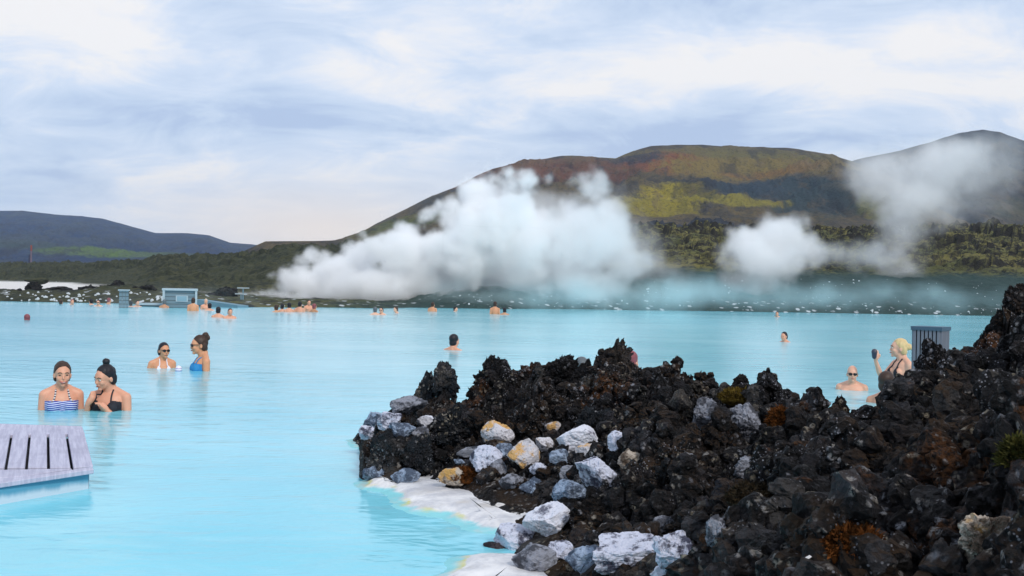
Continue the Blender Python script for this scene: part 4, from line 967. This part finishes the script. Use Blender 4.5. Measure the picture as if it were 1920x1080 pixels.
# ------------------------------------------------------------------ built things
def box(lo, hi):
    x0, y0, z0 = lo; x1, y1, z1 = hi
    return np.array([(x0, y0, z0), (x1, y0, z0), (x1, y1, z0), (x0, y1, z0), (x0, y0, z1), (x1, y0, z1), (x1, y1, z1), (x0, y1, z1)], float), np.array([(0, 3, 2, 1), (4, 5, 6, 7), (0, 1, 5, 4), (1, 2, 6, 5), (2, 3, 7, 6), (3, 0, 4, 7)])
def prism(poly, z0, z1):
    n = len(poly); V = [(x, y, z0) for x, y in poly] + [(x, y, z1) for x, y in poly]
    bm = bmesh.new(); vs = [bm.verts.new(v) for v in V]
    bm.faces.new(vs[n:]); bm.faces.new(vs[:n][::-1])
    for i in range(n): bm.faces.new((vs[i], vs[(i + 1) % n], vs[n + (i + 1) % n], vs[n + i]))
    bmesh.ops.recalc_face_normals(bm, faces=bm.faces)
    bmesh.ops.bevel(bm, geom=[e for e in bm.edges], offset=.004, segments=1, affect='EDGES')
    return bm
def solids(name, polys, z0, z1, mat, parent):
    me = bpy.data.meshes.new(name); full = bmesh.new()
    for q in polys:
        t_ = bpy.data.meshes.new('t'); b_ = prism(q, z0, z1); b_.to_mesh(t_); b_.free(); full.from_mesh(t_); bpy.data.meshes.remove(t_)
    full.to_mesh(me); full.free(); return link(name, me, mat, parent)
# weathered deck
m = M('weathered_planks'); p = m.pos(); rt_ = m.n('ShaderNodeMapping'); m.l(p, rt_.inputs[0]); rt_.inputs['Rotation'].default_value = (0, 0, R(-23.5)); a = m.noise(m.map(rt_.outputs[0], (55, 2.5, 3)), 1.0, 5, .6); b = m.noise(p, 3, 4, .6)
col = m.mix(m.ss(a, .35, .68), (.42, .41, .52), (.56, .55, .66)); col = m.mix(m.ma('MULTIPLY', m.ss(b, .5, .7), .3), col, (.30, .29, .38)); col = m.mix(m.ma('MULTIPLY', m.ss(m.noise(p, 26, 3), .66, .74), .5), col, (.70, .70, .76))
m.set(color=col, rough=.7, spec=.3); m.bump(a, .35, .006); MAT['plank'] = m.m
m = M('limed_skirt'); p = m.pos(); z = m.xyz(p)[2]; a = m.noise(m.map(p, (9, 9, 2.5)), 1.0, 4, .6)
col = m.mix(m.ss(m.ma('ADD', z, m.ma('MULTIPLY', a, .06)), .095, .05), (.10, .33, .47), (.58, .68, .76)); m.set(color=col, rough=.5); MAT['skirt'] = m.m
ZD = .125
c0 = W(176, 879, ZD); c1 = W(154, 799, ZD); f1_ = W(-60, 914, ZD); b1_ = W(-60, 792, ZD)
dk = empty('wooden_deck', (0, 0, 0)); tag(dk, 'weathered grey wooden deck corner with dark gaps between planks, bottom left', 'deck')
def lp(a, b, t): return (a.x + (b.x - a.x) * t, a.y + (b.y - a.y) * t)
gaps = [((-75, 816), (-105, 880)), ((-44, 815), (-66, 879)), ((-11, 814), (-28, 878)), ((22, 812), (11, 876)), ((56, 811), (49.5, 876)), ((90, 810), (91, 876)), ((124, 808), (135, 876))]
G = [(W(*a, ZD), W(*b, ZD)) for a, b in gaps]
rear = lambda px: W(px, 812 - (px - 22) * .04, ZD)
polys = []
hw = .009
for (a0, a1), (d0_, d1_) in zip(G[:-1], G[1:]):
    polys.append([(a1.x + hw, a1.y), (d1_.x - hw, d1_.y), (d0_.x - hw, d0_.y), (a0.x + hw, a0.y)])
a0, a1 = G[-1]
e0 = W(158, 812, ZD); e1 = W(174.5, 873, ZD)
polys.append([(a1.x + hw, a1.y), (e1.x, e1.y), (e0.x, e0.y), (a0.x + hw, a0.y)])
solids('decking', polys, ZD - .03, ZD, MAT['plank'], dk)
# border boards: back rail and the slanting front boards
solids('border_board', [[(G[0][0].x, G[0][0].y + .006), (e0.x, e0.y + .006), (c1.x, c1.y), (b1_.x, b1_.y)]], ZD - .03, ZD - .001, MAT['plank'], dk)
fl_ = W(-105, 884, ZD)
pm = W(-60, 900, ZD)
solids('border_board', [[(f1_.x, f1_.y), (c0.x, c0.y), (W(172, 875, ZD).x, W(172, 875, ZD).y - .008), (W(40, 893.5, ZD).x, W(40, 893.5, ZD).y), (pm.x, pm.y)]], ZD - .03, ZD - .001, MAT['plank'], dk)
A_ = W(-100, 882, ZD); B_ = W(137, 877.5, ZD); C_ = W(40, 892.5, ZD); D_ = W(-60, 899, ZD); E_ = W(-100, 903, ZD)
solids('border_board', [[(A_.x, A_.y - .010), (E_.x, E_.y + .004), (D_.x, D_.y + .004), (C_.x, C_.y + .004), (B_.x, B_.y - .008)]], ZD - .03, ZD - .001, MAT['plank'], dk)
ins = .02
q0, q1, q2, q3 = (f1_.x, f1_.y + ins), (c0.x - ins * 2, c0.y + ins * 1.4), (c1.x - ins * 2, c1.y - ins), (b1_.x, b1_.y - ins)
solids('skirt_board', [[q0, q1, (q1[0] - .03, q1[1] + .03), (q0[0], q0[1] + .03)]], -.5, ZD - .033, MAT['skirt'], dk)
solids('skirt_board', [[(q1[0], q1[1] + .004), q2, (q2[0] - .03, q2[1] - .01), (q1[0] - .029, q1[1] + .034)]], -.5, ZD - .033, MAT['skirt'], dk)
solids('gap_shade_slab', [[(q0[0], q0[1] + .04), (q1[0] - .04, q1[1] + .05), (q2[0] - .04, q2[1] - .02), q3]], -.45, ZD - .09, plain('gap_shade', (.03, .03, .04), .9), dk)  # dark slab added so the gaps between planks look shaded

# slatted grey post on the right
m = M('grey_slats'); p = m.obj(); a = m.noise(m.map(p, (40, 40, 2)), 1, 4, .6); m.set(color=m.mix(a, (.12, .13, .16), (.25, .26, .30)), rough=.7); MAT['slat'] = m.m
pl = P(1745, 640, 9.6); pr = empty('slatted_post', (pl.x, pl.y, 0), R(-38)); tag(pr, 'grey post of upright wooden slats with flat dark cap, behind the upright crag', 'post')
zt = P(1745, 612, 9.6).z; hx = .118
sl_ = []
for k in range(7):
    for sgn in (-1, 1):
        x = -hx + .015 + k * (2 * hx - .03) / 6
        sl_.append(box((x - .0115, sgn * hx - .012, -.6), (x + .0115, sgn * hx + .012, zt - .035))); sl_.append(box((sgn * hx - .012, x - .0115, -.6), (sgn * hx + .012, x + .0115, zt - .035)))
V, Fc = joined(sl_); link('slats', mesh_np('slats', V, Fc), MAT['slat'], pr)
V, Fc = joined([box((-hx + .02, -hx + .02, -.6), (hx - .02, hx - .02, zt - .04))]); link('core', mesh_np('core', V, Fc), plain('dark_core', (.03, .035, .045), .8), pr)
V, Fc = joined([box((-hx - .018, -hx - .018, zt - .034), (hx + .018, hx + .018, zt))]); link('cap', mesh_np('cap', V, Fc), plain('cap_board', (.06, .11, .16), .6), pr)
# hut, post, jetty and sloping walkway on the far shore
m = M('hut_boards'); z = m.xyz(m.obj())[2]; st_ = m.ss(m.ma('PINGPONG', m.ma('MULTIPLY', z, 6.0), .5), .06, .12); m.set(color=m.mix(st_, (.03, .05, .06), (.13, .20, .24)), rough=.7); MAT['hut'] = m.m
hl = W(337, 577); D_h = hl.y; k_ = D_h / F
hut = empty('hut', (hl.x, hl.y, 0), math.atan2(-hl.x, hl.y)); tag(hut, 'small grey boarded hut with pale roof edge at the far left shore', 'hut')
hw_, hh = 29 * k_, P(337, 545, D_h).z
link('wall', mesh_np('wall', *box((-hw_, 0, -.4), (hw_, 2.2, hh))), MAT['hut'], hut)
wh = plain('pale_trim', (.36, .44, .48), .6)
link('roof', mesh_np('roof', *box((-hw_ - .08, -.12, hh + .003), (hw_ + .08, 2.3, hh + .09))), wh, hut)
for q in (-1, 1): link('corner_post', mesh_np('corner_post', *box((q * hw_ - .05, -.10, -.4), (q * hw_ + .05, -.003, hh))), wh, hut)
gl = M('hut_glass'); gl.set(color=(.20, .33, .40), rough=.08); 
wd = link('window', mesh_np('window', *box((-.18, -.05, hh * .35), (.35, -.004, hh * .72))), wh, hut)
link('pane', mesh_np('pane', *box((-.13, -.062, hh * .39), (.30, -.052, hh * .68))), gl.m, wd)
q = W(232, 577); k_ = q.y / F
po = empty('wooden_post', (q.x, q.y, 0), math.atan2(-q.x, q.y)); tag(po, 'thick bluish wooden post with flat cap standing in the far water left of the hut', 'post')
ht = P(232, 545, q.y).z
link('shaft', mesh_np('shaft', *joined([box((-.20 + i * .135, -.2, -.5), (-.075 + i * .135, .2, ht)) for i in range(3)])), MAT['hut'], po)
link('cap', mesh_np('cap', *box((-.25, -.25, ht + .003), (.25, .25, ht + .05))), wh, po)
a = W(262, 574); b = W(306, 576)
jt = empty('jetty', (a.x, a.y, 0)); tag(jt, 'low white jetty between the wooden post and the hut', 'jetty')
L_ = b.x - a.x
link('slab', mesh_np('slab', *box((0, -.3, .06), (L_, .8, .15))), wh, jt); link('footing', mesh_np('footing', *box((.05, -.2, -.5), (L_ - .05, .7, .057))), plain('footing', (.08, .12, .14), .8), jt)
a = P(368, 561, 53); b = P(452, 573, 51.5)
wk = empty('walkway', (0, 0, 0)); tag(wk, 'sloping blue grey walkway leading down from the hut to the water', 'walkway')
def beam(a, b, w_, t_):
    d_ = (b - a); s_ = Vector((-d_.y, d_.x, 0)).normalized() * w_; u = Vector((0, 0, t_))
    V = [a - s_, a + s_, b + s_, b - s_]; V = [tuple(v - u) for v in V] + [tuple(v) for v in V]
    return np.array(V), box((0, 0, 0), (1, 1, 1))[1]
bl = plain('blue_grey_boards', (.13, .24, .30), .7)
link('floor_boards', mesh_np('floor_boards', *beam(a, b, .5, .10)), bl, wk)
link('side_board', mesh_np('side_board', *beam(a + Vector((0, -.55, .02)), b + Vector((0, -.55, .02)), .03, .26)), bl, wk)
for t_ in (.1, .5, .9):
    c = a.lerp(b, t_); link('support', mesh_np('support', *box((c.x - .06, c.y - .06, -.6), (c.x + .06, c.y + .06, c.z - .105))), bl, wk)
# lamp bars on the shore right of the hut
for px, py, lab in ((452, 551, 'white bar lamp low on the shore above the walkway'), (456, 540, 'short white bar lamp higher on the shore by the steam')):
    c = P(px, py, 58); lm = empty('bar_lamp', (c.x, c.y, 0)); tag(lm, lab, 'lamp', 'white bar lamps on the shore')
    link('bar', mesh_np('bar', *box((-.32, -.05, c.z - .03), (.32, .05, c.z + .03))), wh, lm)
    link('stake', mesh_np('stake', *box((-.03, -.03, 0), (.03, .03, c.z - .033))), bl, lm)
# far chimney
c = P(56, 500, 520); ch = empty('chimney', (c.x, c.y, 0)); tag(ch, 'slim far chimney stack with red top before the left mountain', 'chimney')
zt = P(56, 461, 520).z; w_ = 520 / F
link('stack', mesh_np('stack', *tube([(-.6 * w_, 0, -2), (-.6 * w_, 0, zt * .72)], [2.1 * w_, 1.9 * w_], 14)), plain('stack_paint', (.035, .04, .08), .8), ch)
link('flue', mesh_np('flue', *tube([(2.0 * w_, 0, -2), (2.0 * w_, 0, zt - .8)], [1.6 * w_, 1.4 * w_], 14)), plain('flue_paint', (.17, .13, .17), .8), ch)
link('top_band', mesh_np('top_band', *tube([(2.0 * w_, 0, zt - 2.2), (2.0 * w_, 0, zt)], [1.7 * w_, 1.7 * w_], 14)), plain('red_band', (.25, .07, .06), .8), ch)
# scraps
def scrap(px, py, d, pts, mat, label):
    k = d / F; c = P(px, py, d); V = [(c.x + x * k, c.y + y * k - .02, c.z - z * k) for x, y, z in pts]
    V2 = [(x, y + .004, z) for x, y, z in V]; n = len(V)
    Fc = [tuple(range(n)), tuple(range(n, 2 * n))[::-1]] + [(i, n + i, n + (i + 1) % n, (i + 1) % n) for i in range(n)]
    me = bpy.data.meshes.new('scrap'); me.from_pydata(V + V2, [], Fc); return link('scrap', me, mat, None)
hq = hit(1765, 712); dq = hq.y if hq else 5.2
r_ = empty('paper_scrap', (0, 0, 0)); tag(r_, 'crumpled orange and white wrapper caught in dark lava below the upright crag', 'litter')
o = scrap(1765, 712, dq - .05, [(-6, 0, 8), (-4, -4, -4), (1, 0, -10), (4, 3, -2), (2, -2, 7)], plain('orange_paper', (.85, .36, .03), .6), ''); o.name = 'orange_side'; o.parent = r_
o = scrap(1768, 712, dq - .06, [(-1, 2, -12), (4, 0, -5), (12, 3, 4), (4, 2, 1), (-2, 3, 11), (1, 2, 0)], plain('white_paper', (.8, .8, .8), .6), ''); o.name = 'white_side'; o.parent = r_
hq = hit(1508, 1043); dq = hq.y if hq else 3.3
o = scrap(1508, 1043, dq - .04, [(-9, 0, 6), (-7, 2, 2), (6, 0, -6), (9, -2, -4), (2, 2, 2), (-4, 0, 6)], plain('bleached_chip', (.72, .68, .66), .6), ''); o.name = 'bleached_chip'; tag(o, 'thin white chip lying on dark lava near the bottom edge', 'litter')

# moss cushions
def cushion(px, py, wp, hp, mats, label, seed, d=None):
    h_ = P(px, py + hp * .4, d) if d else hit(px, py + hp * .4)
    if h_ is None: return
    k = h_.y / F; rx, rz_ = wp / 2 * k, hp * k
    rg = np.random.RandomState(seed); n = 5200
    v, f = ico(4); v = v * np.array([rx, rx * .8, rz_ * .8]); v = v * (1 + .18 * fbm(v * 18 + seed, 3, seed)[:, None]); V = [v]; Fc = [f]; off = len(v)
    dr = rg.normal(size=(n, 3)); dr[:, 2] = np.abs(dr[:, 2]) * .9; dr /= np.linalg.norm(dr, axis=1)[:, None]
    b = dr * np.array([rx, rx * .8, rz_ * .8]) * (1 + .18 * fbm(dr * np.array([rx, rx * .8, rz_ * .8]) * 18 + seed, 3, seed)[:, None]) * .97
    ln = .010 * rg.uniform(.5, 1.6, n)[:, None]; tip = b + (dr * .7 + rg.normal(size=(n, 3)) * .5) * ln
    sd_ = rg.normal(size=(n, 3)) * .0032
    tri_ = np.stack([b - sd_, b + sd_, tip], 1).reshape(-1, 3); V.append(tri_); Fc.append(np.arange(n * 3).reshape(-1, 3) + off)
    o = link('moss_cushion', mesh_np('moss_cushion', np.concatenate(V), np.concatenate(Fc)), mats); o.location = (h_.x, h_.y - rx * .25, h_.z + rz_ * .25); tag(o, label, 'moss', 'moss cushions on the lava')
def moss_mat(name, a, b):
    m = M(name); p = m.pos(); m.set(color=m.mix(m.ss(m.noise(p, 35, 4, .65), .35, .65), a, b), rough=.9, spec=.1); return m.m
om = moss_mat('olive_moss', (.040, .026, .006), (.14, .095, .018)); rm = moss_mat('rusty_moss', (.035, .014, .004), (.15, .050, .012)); gm = moss_mat('green_moss', (.022, .024, .008), (.08, .075, .018))
cushion(1384, 742, 76, 20, om, 'olive brown moss cushion along the ridge top behind the grey lichened boulder', 1)
cushion(1462, 788, 50, 34, rm, 'rusty brown moss tuft on the slope left of the water gap', 2)
cushion(1590, 1020, 120, 60, rm, 'wide rusty orange moss cushion at the bottom of the dark slope', 3)
cushion(1392, 1022, 70, 40, rm, 'dark rust moss cushion right of the upright blue white stone', 4)
cushion(1905, 860, 60, 60, gm, 'dark green moss patch at the right edge of the slope', 5)
cushion(870, 890, 60, 20, rm, 'rust brown moss strip in the low wall above the pale ledge', 6)
cushion(1420, 930, 110, 40, moss_mat('black_moss', (.012, .009, .006), (.05, .036, .02)), 'blackish moss cushion spread over the centre of the dark slope', 7)
# boulders of the left far shore
GBd = 'dark boulders along the far left shore'
bl_ = [(20, 553, 70, 26, 'low dark boulder at the far left edge of the shore'), (64, 538, 34, 26, 'dark pointed boulder in front of the white silica flat'), (78, 556, 60, 22, 'dark boulder left of the long thin white strip on the shore'),
       (130, 552, 80, 18, 'long flat dark boulder below the white silica flat'), (165, 545, 50, 26, 'dark hump at the right end of the long white strip'), (205, 545, 64, 30, 'large dark hump left of the wooden post'), (270, 548, 60, 30, 'teal grey hump behind the low jetty'),
       (420, 548, 60, 24, 'grey hump above the sloping walkway'), (108, 541, 60, 9, 'thin dark reef lying across the white silica flat'), (222, 532, 30, 18, 'small dark rock where the white flat ends')]
for i, (px, py, wp, hp, lab) in enumerate(bl_):
    d_ = 62 + (i % 3) * 2.5
    if 'reef' in lab or 'flat ends' in lab: d_ = 90
    v, f = rock_mesh(800 + i, (wp / 2 / F * d_, wp / 2 / F * d_ * .8, hp / 2 / F * d_ * 1.5), .8, 6, 4); c = P(px, py, d_)
    o = link('boulder', mesh_np('boulder', v, f), MAT['shore_rock']); o.location = (c.x, c.y, c.z - hp * .25 / F * d_); tag(o, lab, 'boulder', GBd)
c = P(70, 527, 110); v, f = rock_mesh(820, (26 / F * 110, 20 / F * 110, 7 / F * 110), .4, 5, 4)
o = link('mossy_mound', mesh_np('mossy_mound', v, f), MAT['moss']); o.location = c; tag(o, 'flat mound of olive moss in front of the white silica flat', 'mound')

# ------------------------------------------------------------------ steam
def steam(name, label, blobs, lo, hi, res, density, nsc=.30, namp=3.4, soft=.9, seed=0.0, rise=1.0, hi_amp=.9, warp=1.0, wisp=0.0, tint=(1, 1, 1, 1)):
    v = bpy.data.volumes.new(name); o = bpy.data.objects.new(name, v); COL.objects.link(o)
    g = bpy.data.node_groups.new(name, 'GeometryNodeTree')
    g.interface.new_socket('Geometry', in_out='INPUT', socket_type='NodeSocketGeometry'); g.interface.new_socket('Geometry', in_out='OUTPUT', socket_type='NodeSocketGeometry')
    N, L = g.nodes, g.links
    pos = N.new('GeometryNodeInputPosition').outputs[0]
    def put(s_, x):
        if isinstance(x, (int, float, tuple)): s_.default_value = x
        else: L.new(x, s_)
    def vm(op, a, b=None):
        n = N.new('ShaderNodeVectorMath'); n.operation = op; put(n.inputs[0], a)
        if b is not None: put(n.inputs[1], b)
        return n.outputs['Value' if op == 'LENGTH' else 'Vector']
    def ma(op, *xs):
        n = N.new('ShaderNodeMath'); n.operation = op
        for i, x in enumerate(xs): put(n.inputs[i], x)
        return n.outputs[0]
    def noise(vec, sc, det, rough, col=False):
        n = N.new('ShaderNodeTexNoise'); L.new(vec, n.inputs['Vector'])
        for a, b in (('Scale', sc), ('Detail', det), ('Roughness', rough)): n.inputs[a].default_value = b
        return n.outputs[1 if col else 0]
    sp = vm('ADD', pos, (seed, seed * 2.3, seed * .7))
    wp = vm('ADD', pos, vm('MULTIPLY', vm('SUBTRACT', noise(sp, nsc * .8, 2, .5, True), (.5, .5, .5)), (2.6 * warp, 1.5 * warp, 2.2 * warp)))
    wp = vm('ADD', wp, vm('MULTIPLY', vm('SUBTRACT', noise(sp, nsc * 3.4, 3, .6, True), (.5, .5, .5)), (.95 * warp, .7 * warp, .95 * warp)))
    dn = None
    for c, r, k in blobs:
        q = vm('MULTIPLY', vm('SUBTRACT', wp, tuple(c)), tuple(1 / x for x in r))
        s_ = ma('MULTIPLY', ma('SUBTRACT', 1.0, vm('LENGTH', q)), min(r))
        s_ = ma('ADD', s_, 0.0)
        e = ma('ADD', s_, ma('MULTIPLY', ma('SUBTRACT', k, 1.0), .0))
        e = (s_, k)
        dn = [e] if dn is None else dn + [e]
    fb = ma('MULTIPLY', ma('SUBTRACT', noise(sp, nsc, 8, .66), .5), namp)
    cell = N.new('ShaderNodeTexVoronoi'); L.new(vm('ADD', sp, vm('MULTIPLY', vm('SUBTRACT', noise(sp, nsc * 3, 2, .5, True), (.5, .5, .5)), (.8, .8, .8))), cell.inputs['Vector']); cell.inputs['Scale'].default_value = nsc * 3.2
    puff = ma('MULTIPLY', ma('SUBTRACT', .45, cell.outputs['Distance']), hi_amp)
    det = ma('ADD', fb, puff)
    tot = None
    for s_, k in dn:
        n = N.new('ShaderNodeMapRange'); n.interpolation_type = 'SMOOTHSTEP'; L.new(ma('ADD', s_, det), n.inputs[0]); n.inputs[1].default_value = 0.0; n.inputs[2].default_value = soft; n.inputs[4].default_value = k
        tot = n.outputs[0] if tot is None else ma('MAXIMUM', tot, n.outputs[0])
    if wisp:
        n = N.new('ShaderNodeMapRange'); n.interpolation_type = 'SMOOTHSTEP'; L.new(noise(vm('MULTIPLY', wp, (1, 1, .55)), nsc * 1.1, 6, .62), n.inputs[0]); n.inputs[1].default_value = .36; n.inputs[2].default_value = .66; n.inputs[3].default_value = 1 - wisp
        tot = ma('MULTIPLY', tot, n.outputs[0])
    vc = N.new('GeometryNodeVolumeCube'); L.new(tot, vc.inputs['Density']); vc.inputs['Min'].default_value = lo; vc.inputs['Max'].default_value = hi
    for k, x in zip('XYZ', res): vc.inputs['Resolution ' + k].default_value = x
    mt = bpy.data.materials.new(name); mt.use_nodes = True; t = mt.node_tree; t.nodes.clear()
    pv = t.nodes.new('ShaderNodeVolumePrincipled'); mo = t.nodes.new('ShaderNodeOutputMaterial'); t.links.new(pv.outputs[0], mo.inputs['Volume'])
    pv.inputs['Density'].default_value = density; pv.inputs['Color'].default_value = tint; pv.inputs['Anisotropy'].default_value = .0
    sm = N.new('GeometryNodeSetMaterial'); sm.inputs['Material'].default_value = mt; out = N.new('NodeGroupOutput')
    L.new(vc.outputs[0], sm.inputs[0]); L.new(sm.outputs[0], out.inputs[0])
    o.modifiers.new('density', 'NODES').node_group = g; v.materials.append(mt)
    return tag(o, label, 'steam', kind='stuff')
rs = random.Random(5)
def blobs(lst, d, jit=1.6, thick=1.0):
    out = []
    for q in lst:
        px, py, rx, ry = q[:4]; k = q[4] if len(q) > 4 else 1.0
        dd = d + rs.uniform(-jit, jit); c = P(px, py, dd); s_ = dd / F
        out.append((c, (rx * s_, (rx + ry) / 2 * s_ * thick, ry * s_), k))
    return out
def bounds(bl, pad=1.6):
    lo = [min(c[i] - r[i] for c, r, k in bl) - pad for i in range(3)]; hi = [max(c[i] + r[i] for c, r, k in bl) + pad for i in range(3)]
    lo[2] = max(lo[2], -.05); return tuple(lo), tuple(hi)
def plume(label, lst, d, density, vox=.085, jit=1.6, thick=1.0, grow=1.0, **k):
    b = blobs([(q[0], q[1], q[2] * grow, q[3] * grow) + tuple(q[4:]) for q in lst], d, jit, thick); lo, hi = bounds(b)
    res = tuple(int(min(420, max(24, (h - l) / vox))) for l, h in zip(lo, hi))
    return steam('steam', label, b, lo, hi, res, density, **k)
plume('dense white billowing steam plume rising over the far shore left of the mountain', [
    (470, 564, 34, 8, .7), (515, 553, 50, 20), (575, 532, 62, 42), (590, 478, 36, 32), (640, 508, 60, 44), (665, 552, 90, 28), (715, 476, 58, 42), (770, 468, 50, 40), (760, 542, 100, 40), (620, 564, 110, 14, .7), (800, 562, 90, 18, .5), (690, 540, 80, 46), (800, 535, 90, 46, .8), (560, 560, 80, 18, .8),
    (838, 398, 46, 40), (890, 365, 46, 46), (955, 348, 48, 30), (920, 425, 90, 70), (870, 480, 90, 56), (1000, 438, 70, 50, .7), (1075, 408, 44, 38, .45), (1105, 358, 36, 34, .42), (1152, 386, 42, 40, .4),
    (1110, 445, 90, 60, .32), (1040, 495, 100, 50, .35), (1180, 490, 68, 42, .22), (1110, 530, 90, 34, .2), (960, 530, 100, 40, .35), (985, 470, 80, 56, .6), (935, 330, 34, 22, .8)], 66, 3.0, seed=2.0, namp=3.4, thick=.8, soft=.85, grow=1.10, wisp=.35, hi_amp=.6, warp=1.15)
plume('thin lavender veil of steam trailing to the right behind the dense plume', [
    (960, 400, 110, 70), (1060, 420, 120, 80), (1130, 460, 130, 80), (1190, 500, 110, 50), (1030, 520, 140, 46), (1120, 380, 80, 44, .8), (900, 500, 120, 60), (1230, 530, 80, 30, .6)], 71, .42, seed=5.0, namp=3.4, soft=1.6, vox=.12, hi_amp=.5, wisp=.8)
plume('smaller rounded steam puff hanging before the right bank', [(1412, 466, 56, 50), (1462, 440, 56, 52), (1512, 462, 50, 40), (1445, 490, 84, 46, .85), (1555, 475, 60, 36, .35), (1620, 480, 90, 36, .22), (1420, 528, 76, 34, .3)], 72, 1.5, seed=9.0, namp=2.8, vox=.1, hi_amp=.6, soft=1.1, wisp=.25)
plume('tall thin funnel of steam drifting up across the right mountain', [(1688, 490, 40, 46, .7), (1692, 450, 50, 50, .9), (1700, 405, 66, 56, 1), (1715, 365, 84, 60, 1), (1745, 325, 110, 60, .95), (1790, 300, 110, 52, .7), (1845, 315, 70, 66, .45), (1660, 330, 84, 56, .8), (1620, 310, 56, 40, .5), (1700, 290, 110, 40, .6), (1830, 370, 70, 50, .25)], 84, .72, seed=17.0, namp=4.0, soft=2.4, vox=.13, hi_amp=.5, grow=1.2, warp=1.7, wisp=.55)
plume('low turquoise tinted mist creeping along the dark bank', [(920, 552, 160, 40, .9), (1060, 548, 180, 44), (1230, 552, 200, 42), (1400, 550, 190, 44), (1560, 556, 200, 38, .8), (1740, 562, 200, 32, .7), (1900, 570, 160, 28, .6)], 60, .42, seed=31.0, namp=2.2, soft=1.6, hi_amp=.3, wisp=.75, tint=(.80, .97, .98, 1), vox=.16, jit=3)  # tint puts light bounced off the turquoise water into the mist colour
plume('thin mist lying over the far left shore', [(60, 566, 160, 10, .5), (240, 562, 130, 18), (360, 560, 120, 22), (450, 562, 90, 18)], 47, .26, seed=41.0, namp=2.0, soft=1.6, hi_amp=.3, vox=.16, jit=2)

# the air between here and the mountains
ht = M('air'); ht.t.nodes.remove(ht.b)
pv = ht.n('ShaderNodeVolumePrincipled'); pv.inputs['Density'].default_value = .00006; pv.inputs['Color'].default_value = (.62, .78, 1.0, 1); pv.inputs['Anisotropy'].default_value = 0
ht.l(pv.outputs[0], ht.t.nodes['Material Output'].inputs['Volume'])
V, Fc = box((-9500, -450, -3.3), (9500, 9500, 700)); hz = link('haze', mesh_np('haze', V, Fc), ht.m); tag(hz, kind='stuff')
